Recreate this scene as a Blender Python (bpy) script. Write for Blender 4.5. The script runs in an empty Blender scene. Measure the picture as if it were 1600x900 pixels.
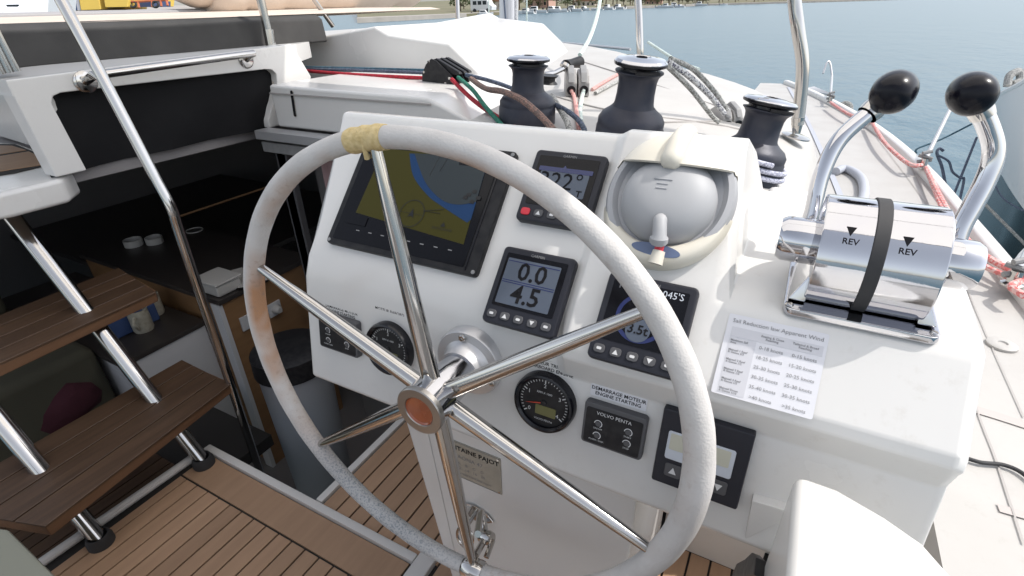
import bpy, bmesh, math, random
from mathutils import Vector as V, Matrix
from math import sin, cos, pi, radians, sqrt, atan2
random.seed(7)
SC = bpy.context.scene
COL = SC.collection
# ------------------------------------------------------------------ camera
# world origin = the phone that took the picture; X starboard, Y towards the bow, Z up
FOC = 808.881
MR = (V((0.8815949, 0.4714661, -0.0225869)), V((0.2080339, -0.4310663, -0.8780112)), V((-0.4236889, 0.7693514, -0.4781068)))
cam = bpy.data.cameras.new('camera'); camo = bpy.data.objects.new('camera', cam); COL.objects.link(camo)
cam.sensor_width = 36; cam.lens = FOC / 1600 * 36; cam.clip_start = 0.02; cam.clip_end = 6000
mw = Matrix.Identity(4)
for i in range(3):
    mw[i][0] = MR[0][i]; mw[i][1] = -MR[1][i]; mw[i][2] = -MR[2][i]
camo.matrix_world = mw
SC.camera = camo
# ------------------------------------------------------------------ light
SUN = V((0.55, 0.25, 0.80)).normalized()
w = bpy.data.worlds.new('World'); SC.world = w; w.use_nodes = True
nt = w.node_tree; bg = nt.nodes['Background']
sky = nt.nodes.new('ShaderNodeTexSky'); sky.sky_type = 'NISHITA'; sky.sun_disc = False
sky.sun_elevation = math.asin(SUN.z); sky.sun_rotation = atan2(SUN.x, SUN.y)
sky.air_density = 1.0; sky.dust_density = 1.8; sky.ozone_density = 1.0
hsv = nt.nodes.new('ShaderNodeHueSaturation'); hsv.inputs['Saturation'].default_value = 0.40
nt.links.new(sky.outputs[0], hsv.inputs['Color']); nt.links.new(hsv.outputs[0], bg.inputs[0]); bg.inputs[1].default_value = 0.15
sl = bpy.data.lights.new('sun', 'SUN'); slo = bpy.data.objects.new('sun', sl); COL.objects.link(slo)
sl.energy = 2.0; sl.angle = radians(0.55); sl.color = (1.0, 0.955, 0.90)
slo.rotation_euler = SUN.to_track_quat('Z', 'Y').to_euler()
SC.view_settings.view_transform = 'Standard'; SC.view_settings.look = 'None'
SC.view_settings.exposure = 0.81; SC.view_settings.gamma = 1.0
SC.cycles.max_bounces = 8; SC.cycles.caustics_reflective = False; SC.cycles.caustics_refractive = False

# ------------------------------------------------------------------ measuring helpers (pixel of the 1600x900 photo -> point on a real plane)
def ray(x, y): return MR[0] * ((x - 800) / FOC) + MR[1] * ((y - 450) / FOC) + MR[2]
def on(x, y, n, d): r = ray(x, y); return r * (d / n.dot(r))
def HX(x, y, v): return on(x, y, V((1, 0, 0)), v)
def HY(x, y, v): return on(x, y, V((0, 1, 0)), v)
def HZ(x, y, v): return on(x, y, V((0, 0, 1)), v)
def HD(x, y, d): return ray(x, y) * d
class Frame:
    def __init__(s, o, r, u): s.o = V(o); s.r = V(r).normalized(); s.u = V(u).normalized(); s.n = s.r.cross(s.u)
    def p(s, a, b, c=0.0): return s.o + s.r * a + s.u * b + s.n * c
    def hit(s, x, y, c=0.0):
        q = on(x, y, s.n, s.n.dot(s.o) + c); d = q - s.o
        return (d.dot(s.r), d.dot(s.u))
TU, TL = 0.7484925, 0.1763071
FU = Frame((0, 0.8856, 0), (1, 0, 0), (0, sin(TU), cos(TU)))
FL = Frame((0, 0.6009186, 0), (1, 0, 0), (0, sin(TL), cos(TL)))
FB = Frame(FU.p(0, 0, 0.014), (1, 0, 0), (0, sin(TU), cos(TU)))       # raised right half of the dash

# ------------------------------------------------------------------ materials
def mat(name, col, rough=0.5, metal=0.0, var=None, bump=None, spec=0.5, coat=0.0, emit=None, trans=0.0, aniso=None):
    m = bpy.data.materials.new(name); m.use_nodes = True
    n = m.node_tree.nodes; l = m.node_tree.links; b = n['Principled BSDF']
    c4 = (*col, 1)
    b.inputs['Base Color'].default_value = c4; b.inputs['Roughness'].default_value = rough; b.inputs['Metallic'].default_value = metal
    b.inputs['Specular IOR Level'].default_value = spec; b.inputs['Coat Weight'].default_value = coat
    b.inputs['Coat Roughness'].default_value = 0.05
    b.inputs['Transmission Weight'].default_value = trans
    if emit: b.inputs['Emission Color'].default_value = (*emit[0], 1); b.inputs['Emission Strength'].default_value = emit[1]
    tc = n.new('ShaderNodeTexCoord')
    if var:      # (scale, second colour, amount, detail)
        t = n.new('ShaderNodeTexNoise'); t.inputs['Scale'].default_value = var[0]; t.inputs['Detail'].default_value = 6
        l.new(tc.outputs['Object'], t.inputs['Vector'])
        r = n.new('ShaderNodeMapRange'); r.inputs[1].default_value = 0.35; r.inputs[2].default_value = 0.7; r.inputs[4].default_value = var[2]
        l.new(t.outputs['Fac'], r.inputs[0])
        x = n.new('ShaderNodeMix'); x.data_type = 'RGBA'; x.inputs['A'].default_value = c4; x.inputs['B'].default_value = (*var[1], 1)
        l.new(r.outputs[0], x.inputs['Factor']); l.new(x.outputs['Result'], b.inputs['Base Color'])
        r2 = n.new('ShaderNodeMapRange'); r2.inputs[1].default_value = 0.3; r2.inputs[2].default_value = 0.75
        r2.inputs[3].default_value = max(0.0, rough - 0.04); r2.inputs[4].default_value = min(1, rough + 0.08)
        l.new(t.outputs['Fac'], r2.inputs[0]); l.new(r2.outputs[0], b.inputs['Roughness'])
    if bump:     # (scale, strength, distance)
        t = n.new('ShaderNodeTexNoise'); t.inputs['Scale'].default_value = bump[0]; t.inputs['Detail'].default_value = 5
        l.new(tc.outputs['Object'], t.inputs['Vector'])
        bp = n.new('ShaderNodeBump'); bp.inputs['Strength'].default_value = bump[1]; bp.inputs['Distance'].default_value = bump[2]
        l.new(t.outputs['Fac'], bp.inputs['Height']); l.new(bp.outputs[0], b.inputs['Normal'])
    return m
def grime(m, col, amount=0.35, scale=38):
    n = m.node_tree.nodes; l = m.node_tree.links; b = n['Principled BSDF']; src = b.inputs['Base Color'].links[0].from_socket
    tc = n.new('ShaderNodeTexCoord'); t = n.new('ShaderNodeTexNoise'); t.inputs['Scale'].default_value = scale; t.inputs['Detail'].default_value = 10
    t.inputs['Roughness'].default_value = 0.72; l.new(tc.outputs['Object'], t.inputs['Vector'])
    t2 = n.new('ShaderNodeTexNoise'); t2.inputs['Scale'].default_value = 2.6; t2.inputs['Detail'].default_value = 3; l.new(tc.outputs['Object'], t2.inputs['Vector'])
    r = n.new('ShaderNodeMapRange'); r.inputs[1].default_value = 0.56; r.inputs[2].default_value = 0.78; r.inputs[4].default_value = amount; l.new(t.outputs['Fac'], r.inputs[0])
    r2 = n.new('ShaderNodeMapRange'); r2.inputs[1].default_value = 0.42; r2.inputs[2].default_value = 0.62; l.new(t2.outputs['Fac'], r2.inputs[0])
    q = n.new('ShaderNodeMath'); q.operation = 'MULTIPLY'; l.new(r.outputs[0], q.inputs[0]); l.new(r2.outputs[0], q.inputs[1])
    x = n.new('ShaderNodeMix'); x.data_type = 'RGBA'; x.inputs['B'].default_value = (*col, 1)
    l.new(q.outputs[0], x.inputs['Factor']); l.new(src, x.inputs['A']); l.new(x.outputs['Result'], b.inputs['Base Color'])
def wood(name, c1, c2, scale=(40, 2, 40), rough=0.6):
    m = bpy.data.materials.new(name); m.use_nodes = True
    n = m.node_tree.nodes; l = m.node_tree.links; b = n['Principled BSDF']
    tc = n.new('ShaderNodeTexCoord'); mp = n.new('ShaderNodeMapping'); mp.inputs['Scale'].default_value = scale
    oi = n.new('ShaderNodeObjectInfo'); ad = n.new('ShaderNodeVectorMath'); ad.operation = 'ADD'
    l.new(tc.outputs['Object'], mp.inputs['Vector']); l.new(mp.outputs[0], ad.inputs[0]); l.new(oi.outputs['Random'], ad.inputs[1])
    t = n.new('ShaderNodeTexNoise'); t.inputs['Scale'].default_value = 1; t.inputs['Detail'].default_value = 8; t.inputs['Roughness'].default_value = 0.65
    l.new(ad.outputs[0], t.inputs['Vector'])
    r = n.new('ShaderNodeMapRange'); r.inputs[1].default_value = 0.3; r.inputs[2].default_value = 0.7; l.new(t.outputs['Fac'], r.inputs[0])
    x = n.new('ShaderNodeMix'); x.data_type = 'RGBA'; x.inputs['A'].default_value = (*c1, 1); x.inputs['B'].default_value = (*c2, 1)
    l.new(r.outputs[0], x.inputs['Factor'])
    hs = n.new('ShaderNodeHueSaturation'); mr = n.new('ShaderNodeMapRange'); mr.inputs[3].default_value = 0.88; mr.inputs[4].default_value = 1.1
    l.new(oi.outputs['Random'], mr.inputs[0]); l.new(mr.outputs[0], hs.inputs['Value']); l.new(x.outputs['Result'], hs.inputs['Color'])
    l.new(hs.outputs[0], b.inputs['Base Color']); b.inputs['Roughness'].default_value = rough
    bp = n.new('ShaderNodeBump'); bp.inputs['Strength'].default_value = 0.25; bp.inputs['Distance'].default_value = 0.002
    l.new(t.outputs['Fac'], bp.inputs['Height']); l.new(bp.outputs[0], b.inputs['Normal'])
    return m
def rope_mat(name, c1, c2, scale=120, mix=0.5):
    m = bpy.data.materials.new(name); m.use_nodes = True
    n = m.node_tree.nodes; l = m.node_tree.links; b = n['Principled BSDF']; b.inputs['Roughness'].default_value = 0.85
    tc = n.new('ShaderNodeTexCoord'); t = n.new('ShaderNodeTexVoronoi'); t.inputs['Scale'].default_value = scale
    l.new(tc.outputs['Object'], t.inputs['Vector'])
    x = n.new('ShaderNodeMix'); x.data_type = 'RGBA'; x.inputs['A'].default_value = (*c1, 1); x.inputs['B'].default_value = (*c2, 1)
    r = n.new('ShaderNodeMapRange'); r.inputs[1].default_value = mix - 0.15; r.inputs[2].default_value = mix + 0.15
    sep = n.new('ShaderNodeSeparateColor'); l.new(t.outputs['Color'], sep.inputs[0])
    l.new(sep.outputs[0], r.inputs[0]); l.new(r.outputs[0], x.inputs['Factor']); l.new(x.outputs['Result'], b.inputs['Base Color'])
    bp = n.new('ShaderNodeBump'); bp.inputs['Strength'].default_value = 0.6; bp.inputs['Distance'].default_value = 0.002
    l.new(t.outputs['Distance'], bp.inputs['Height']); l.new(bp.outputs[0], b.inputs['Normal'])
    return m
M = {}
M['gel'] = mat('gelcoat', (0.68, 0.668, 0.645), 0.22, var=(3.0, (0.63, 0.615, 0.59), 0.5), bump=(9, 0.04, 0.004))
M['deck'] = mat('deck_gelcoat', (0.45, 0.437, 0.415), 0.5, var=(5, (0.40, 0.385, 0.365), 0.7), bump=(260, 0.15, 0.001))
grime(M['gel'], (0.42, 0.37, 0.31), 0.30); grime(M['deck'], (0.28, 0.25, 0.21), 0.5, 24)
M['pinkline'] = mat('deck_seam_paint', (0.44, 0.40, 0.38), 0.6)
M['seam'] = mat('deck_seam', (0.36, 0.34, 0.325), 0.7)
M['steel'] = mat('stainless', (0.52, 0.505, 0.485), 0.10, 1.0, var=(30, (0.52, 0.49, 0.46), 0.5))
M['chrome'] = mat('chrome', (0.57, 0.57, 0.582), 0.05, 1.0, var=(20, (0.50, 0.50, 0.56), 0.4), bump=(35, 0.03, 0.004))
M['brushed'] = mat('brushed_metal', (0.36, 0.345, 0.325), 0.34, 1.0, bump=(300, 0.1, 0.001))
M['alu'] = mat('anodised_aluminium', (0.55, 0.55, 0.56), 0.38, 0.6)
M['black'] = mat('black_plastic', (0.010, 0.010, 0.012), 0.45, spec=0.25, var=(60, (0.035, 0.034, 0.034), 0.6), bump=(400, 0.06, 0.001))
M['blackgloss'] = mat('black_gloss', (0.006, 0.006, 0.009), 0.2, spec=0.4)
M['knob'] = mat('black_knob', (0.005, 0.005, 0.009), 0.25, spec=0.22)
M['winch'] = mat('winch_black', (0.020, 0.023, 0.038), 0.46, 0.25, var=(25, (0.05, 0.05, 0.06), 0.6), bump=(180, 0.12, 0.002))
M['rubber'] = mat('black_rubber', (0.03, 0.03, 0.032), 0.7)
M['palegrey'] = mat('pale_grey_plastic', (0.33, 0.32, 0.31), 0.5)
M['greyplastic'] = mat('grey_plastic', (0.26, 0.26, 0.26), 0.5, var=(40, (0.2, 0.2, 0.2), 0.7))
M['darkgrey'] = mat('dark_grey_plastic', (0.075, 0.075, 0.08), 0.5)
M['bezel'] = mat('dark_blue_bezel', (0.016, 0.017, 0.024), 0.42, spec=0.35, bump=(300, 0.05, 0.001))
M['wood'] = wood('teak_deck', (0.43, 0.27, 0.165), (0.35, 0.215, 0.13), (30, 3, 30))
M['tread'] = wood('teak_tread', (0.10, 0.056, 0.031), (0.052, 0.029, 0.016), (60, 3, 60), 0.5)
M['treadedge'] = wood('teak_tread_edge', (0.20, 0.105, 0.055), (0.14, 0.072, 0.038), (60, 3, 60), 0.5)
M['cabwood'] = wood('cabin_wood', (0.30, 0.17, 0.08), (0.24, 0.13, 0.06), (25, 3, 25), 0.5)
M['caulk'] = mat('black_caulk', (0.02, 0.018, 0.017), 0.75)
M['floorbase'] = mat('floor_base', (0.03, 0.027, 0.025), 0.8)
M['rimwhite'] = mat('floor_rim', (0.62, 0.60, 0.57), 0.5)
M['fabric'] = mat('charcoal_fabric', (0.052, 0.050, 0.048), 0.9, bump=(500, 0.3, 0.002), var=(8, (0.036, 0.035, 0.034), 0.7))
M['fabriclight'] = mat('grey_fabric', (0.33, 0.32, 0.32), 0.9, bump=(500, 0.3, 0.002))
M['beige'] = mat('beige_fabric', (0.62, 0.53, 0.45), 0.9, bump=(30, 0.3, 0.01), var=(5, (0.52, 0.44, 0.37), 0.7))
M['smoke'] = mat('black_blind', (0.006, 0.006, 0.007), 0.7, spec=0.2, bump=(6, 0.25, 0.03))
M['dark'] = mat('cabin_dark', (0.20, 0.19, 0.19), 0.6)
M['cabwhite'] = mat('cabin_white', (0.55, 0.55, 0.56), 0.5)
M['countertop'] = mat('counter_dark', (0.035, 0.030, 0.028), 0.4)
M['cup'] = mat('cup_white', (0.45, 0.44, 0.42), 0.4)
M['mug'] = mat('mug_glaze', (0.42, 0.40, 0.33), 0.4, var=(60, (0.2, 0.18, 0.14), 0.5))
M['blue'] = mat('blue_cloth', (0.03, 0.06, 0.16), 0.8)
M['maroon'] = mat('maroon_cloth', (0.05, 0.008, 0.016), 0.9, bump=(12, 0.5, 0.03))
M['olive'] = mat('olive_cushion', (0.065, 0.060, 0.040), 0.9, bump=(200, 0.2, 0.002))
M['olivegrey'] = mat('olive_grey_panel', (0.24, 0.24, 0.19), 0.8)
M['bin'] = mat('grey_bin', (0.33, 0.34, 0.36), 0.5)
M['pink'] = mat('pink_cloth', (0.35, 0.24, 0.24), 0.9, bump=(15, 0.4, 0.02))
M['cream'] = mat('compass_cream', (0.66, 0.625, 0.54), 0.42, var=(14, (0.62, 0.575, 0.475), 0.6))
M['compgrey'] = mat('compass_grey', (0.37, 0.375, 0.385), 0.5, var=(12, (0.34, 0.345, 0.355), 0.6))
M['compdark'] = mat('compass_well', (0.35, 0.355, 0.37), 0.5)
M['badge'] = mat('badge_blue', (0.10, 0.14, 0.24), 0.4)
M['red'] = mat('red_plastic', (0.6, 0.03, 0.05), 0.4)
M['plate'] = mat('brushed_plate', (0.40, 0.385, 0.33), 0.42, 0.35, var=(30, (0.34, 0.32, 0.27), 0.6))
M['ink'] = mat('black_ink', (0.010, 0.010, 0.012), 0.7, spec=0.1)
M['inkgrey'] = mat('grey_ink', (0.22, 0.22, 0.23), 0.6)
M['whiteink'] = mat('white_ink', (0.62, 0.62, 0.62), 0.5)
M['paper'] = mat('paper', (0.66, 0.66, 0.69), 0.45, coat=0.2)
M['papergrey'] = mat('paper_grey', (0.56, 0.56, 0.59), 0.45, coat=0.2)
M['lcd'] = mat('lcd_screen', (0.055, 0.066, 0.09), 0.3, spec=0.25, emit=((0.20, 0.24, 0.30), 0.10))
M['lcdline'] = mat('lcd_line', (0.02, 0.03, 0.06), 0.3)
M['lcdpale'] = mat('lcd_pale', (0.52, 0.55, 0.60), 0.3)
M['lcdcream'] = mat('lcd_cream', (0.50, 0.49, 0.40), 0.3)
M['lcdolive'] = mat('lcd_olive', (0.14, 0.135, 0.05), 0.3)
M['map_land'] = mat('map_land', (0.022, 0.020, 0.004), 0.3, spec=0.14, emit=((0.16, 0.145, 0.03), 0.10))
M['map_water'] = mat('map_water', (0.012, 0.03, 0.075), 0.3, spec=0.14, emit=((0.02, 0.07, 0.20), 0.14))
M['map_sea'] = mat('map_sea', (0.03, 0.036, 0.04), 0.3, spec=0.14, emit=((0.12, 0.15, 0.16), 0.05))
M['map_ink'] = mat('map_ink', (0.006, 0.006, 0.006), 0.3)
M['screenblue'] = mat('screen_blue', (0.015, 0.02, 0.07), 0.2, emit=((0.03, 0.05, 0.20), 0.10))
M['screendark'] = mat('screen_dark', (0.005, 0.005, 0.007), 0.15, spec=0.22)
M['needle'] = mat('needle_red', (0.55, 0.06, 0.03), 0.4)
M['hubwood'] = mat('hub_amber', (0.30, 0.075, 0.025), 0.25, var=(25, (0.20, 0.045, 0.02), 0.8), coat=0.6)
M['tape'] = mat('yellow_tape', (0.66, 0.52, 0.27), 0.85, var=(150, (0.52, 0.38, 0.16), 0.8), bump=(220, 0.7, 0.003))
M['hullwhite'] = mat('hull_white', (0.72, 0.72, 0.72), 0.3)
M['yellow'] = mat('yellow_paint', (0.60, 0.42, 0.08), 0.5, var=(1.5, (0.5, 0.35, 0.06), 0.6))
M['orange'] = mat('orange_paint', (0.5, 0.14, 0.06), 0.6)
M['navy'] = mat('navy_paint', (0.03, 0.05, 0.12), 0.5)
M['darkteal'] = mat('dark_teal_hull', (0.012, 0.026, 0.032), 0.25)
M['glass'] = mat('dark_glass', (0.012, 0.02, 0.025), 0.08)
M['quay'] = mat('quay_concrete', (0.36, 0.33, 0.30), 0.9, var=(0.3, (0.28, 0.26, 0.23), 0.8))
M['soil'] = mat('shore_ground', (0.13, 0.13, 0.07), 0.95, var=(0.05, (0.2, 0.17, 0.11), 0.8))
M['leaf'] = mat('foliage', (0.055, 0.085, 0.03), 0.8, var=(0.6, (0.09, 0.12, 0.04), 0.8))
M['leaf2'] = mat('foliage_dry', (0.10, 0.10, 0.04), 0.8, var=(0.6, (0.06, 0.08, 0.03), 0.8))
M['bark'] = mat('bark', (0.10, 0.07, 0.05), 0.9)
M['house'] = mat('house_wall', (0.55, 0.48, 0.42), 0.8)
M['housepink'] = mat('house_wall_pink', (0.50, 0.32, 0.26), 0.8)
M['rooft'] = mat('roof_tile', (0.34, 0.16, 0.10), 0.8)
def canvas():
    m = bpy.data.materials.new('bimini_canvas'); m.use_nodes = True
    n = m.node_tree.nodes; l = m.node_tree.links; n.remove(n['Principled BSDF'])
    d = n.new('ShaderNodeBsdfDiffuse'); d.inputs[0].default_value = (0.80, 0.77, 0.72, 1)
    t = n.new('ShaderNodeBsdfTranslucent'); t.inputs[0].default_value = (0.96, 0.92, 0.86, 1)
    x = n.new('ShaderNodeMixShader'); x.inputs[0].default_value = 0.85
    l.new(d.outputs[0], x.inputs[1]); l.new(t.outputs[0], x.inputs[2]); l.new(x.outputs[0], n['Material Output'].inputs[0])
    return m
M['canopy'] = canvas()
M['r_red'] = rope_mat('rope_red', (0.42, 0.012, 0.03), (0.25, 0.01, 0.02), 200)
M['r_green'] = rope_mat('rope_green', (0.02, 0.19, 0.12), (0.015, 0.11, 0.08), 200)
M['r_slate'] = rope_mat('rope_slate', (0.10, 0.125, 0.18), (0.055, 0.07, 0.10), 200)
M['r_teal'] = rope_mat('rope_teal', (0.06, 0.14, 0.19), (0.03, 0.07, 0.10), 200)
M['r_brown'] = rope_mat('rope_brown', (0.25, 0.15, 0.12), (0.12, 0.09, 0.08), 260)
M['r_grey'] = rope_mat('rope_grey', (0.42, 0.42, 0.40), (0.18, 0.18, 0.17), 220)
M['r_pink'] = rope_mat('rope_pink', (0.62, 0.38, 0.35), (0.55, 0.24, 0.22), 220)
M['r_pale'] = rope_mat('rope_pale', (0.62, 0.68, 0.64), (0.45, 0.55, 0.52), 220)
M['r_redpale'] = rope_mat('rope_red_white', (0.62, 0.18, 0.17), (0.68, 0.45, 0.42), 120)
M['r_fleck'] = rope_mat('rope_flecked', (0.6, 0.6, 0.6), (0.06, 0.06, 0.10), 260, 0.72)
M['r_lilac'] = rope_mat('rope_lilac', (0.52, 0.53, 0.62), (0.25, 0.26, 0.34), 260, 0.65)
M['shade_hose_grey'] = mat('shade_strip_and_hose', (0.40, 0.42, 0.47), 0.8)  # grey of the painted shade strip, also used for the hose
# faded foam of the wheel, rusty on its inner side, mouldy at the lower port side
def foam():
    m = bpy.data.materials.new('wheel_foam'); m.use_nodes = True
    n = m.node_tree.nodes; l = m.node_tree.links; b = n['Principled BSDF']; b.inputs['Roughness'].default_value = 0.95
    b.inputs['Specular IOR Level'].default_value = 0.2
    tc = n.new('ShaderNodeTexCoord'); P = tc.outputs['Object']
    def noise(s, d=6):
        t = n.new('ShaderNodeTexNoise'); t.inputs['Scale'].default_value = s; t.inputs['Detail'].default_value = d; l.new(P, t.inputs['Vector']); return t.outputs['Fac']
    def rng(s, a, b_, c=0, d=1):
        r = n.new('ShaderNodeMapRange'); r.inputs[1].default_value = a; r.inputs[2].default_value = b_; r.inputs[3].default_value = c; r.inputs[4].default_value = d
        l.new(s, r.inputs[0]); return r.outputs[0]
    def mul(a, c):
        q = n.new('ShaderNodeMath'); q.operation = 'MULTIPLY'; l.new(a, q.inputs[0]); l.new(c, q.inputs[1]); return q.outputs[0]
    def mix(f, a, c):
        x = n.new('ShaderNodeMix'); x.data_type = 'RGBA'; l.new(f, x.inputs['Factor'])
        if isinstance(a, tuple): x.inputs['A'].default_value = (*a, 1)
        else: l.new(a, x.inputs['A'])
        x.inputs['B'].default_value = (*c, 1); return x.outputs['Result']
    sx = n.new('ShaderNodeSeparateXYZ'); l.new(P, sx.inputs[0])
    cb = n.new('ShaderNodeCombineXYZ'); l.new(sx.outputs['X'], cb.inputs['X']); l.new(sx.outputs['Z'], cb.inputs['Z'])
    ln = n.new('ShaderNodeVectorMath'); ln.operation = 'LENGTH'; l.new(cb.outputs[0], ln.inputs[0])
    inner = rng(ln.outputs['Value'], 0.344, 0.330)
    c = mix(rng(noise(18), 0.35, 0.65), (0.58, 0.56, 0.54), (0.51, 0.49, 0.47))
    up = mul(rng(sx.outputs['Z'], -0.30, -0.05), rng(sx.outputs['X'], 0.20, 0.02, 0.25, 1))
    c = mix(mul(mul(inner, rng(noise(8, 3), 0.42, 0.66)), up), c, (0.42, 0.235, 0.135))
    c = mix(mul(rng(noise(120, 3), 0.55, 0.75, 0, 0.55), mul(inner, rng(noise(9), 0.42, 0.6))), c, (0.30, 0.21, 0.16))
    low = mul(rng(sx.outputs['Z'], -0.14, -0.24), rng(sx.outputs['X'], 0.12, -0.10))
    c = mix(mul(low, rng(noise(4), 0.3, 0.7, 0.45, 0.75)), c, (0.33, 0.345, 0.355))
    c = mix(mul(low, rng(noise(330, 3), 0.45, 0.70, 0, 0.75)), c, (0.12, 0.15, 0.18))
    l.new(c, b.inputs['Base Color'])
    v = n.new('ShaderNodeTexVoronoi'); v.inputs['Scale'].default_value = 420; l.new(P, v.inputs['Vector'])
    bp = n.new('ShaderNodeBump'); bp.inputs['Strength'].default_value = 0.30; bp.inputs['Distance'].default_value = 0.0010
    ad = n.new('ShaderNodeMath'); ad.operation = 'ADD'; l.new(v.outputs['Distance'], ad.inputs[0]); l.new(noise(60), ad.inputs[1])
    l.new(ad.outputs[0], bp.inputs['Height']); l.new(bp.outputs[0], b.inputs['Normal'])
    return m
M['foam'] = foam()
def water_mat():
    m = bpy.data.materials.new('sea_water'); m.use_nodes = True
    n = m.node_tree.nodes; l = m.node_tree.links; b = n['Principled BSDF']
    b.inputs['Base Color'].default_value = (0.045, 0.105, 0.14, 1); b.inputs['Roughness'].default_value = 0.26; b.inputs['IOR'].default_value = 1.24
    tc = n.new('ShaderNodeTexCoord'); mp = n.new('ShaderNodeMapping'); mp.inputs['Scale'].default_value = (1.0, 0.45, 1)
    mp.inputs['Rotation'].default_value = (0, 0, 0.5)
    l.new(tc.outputs['Object'], mp.inputs[0])
    h = None
    for s, a in ((0.35, 0.5), (1.6, 0.22), (6, 0.07)):
        t = n.new('ShaderNodeTexNoise'); t.inputs['Scale'].default_value = s; t.inputs['Detail'].default_value = 4; l.new(mp.outputs[0], t.inputs['Vector'])
        q = n.new('ShaderNodeMath'); q.operation = 'MULTIPLY'; l.new(t.outputs['Fac'], q.inputs[0]); q.inputs[1].default_value = a
        if h is None: h = q.outputs[0]
        else:
            s2 = n.new('ShaderNodeMath'); s2.operation = 'ADD'; l.new(h, s2.inputs[0]); l.new(q.outputs[0], s2.inputs[1]); h = s2.outputs[0]
    bp = n.new('ShaderNodeBump'); bp.inputs['Strength'].default_value = 0.36; bp.inputs['Distance'].default_value = 0.6
    l.new(h, bp.inputs['Height']); l.new(bp.outputs[0], b.inputs['Normal'])
    return m
M['water'] = water_mat()

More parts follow.
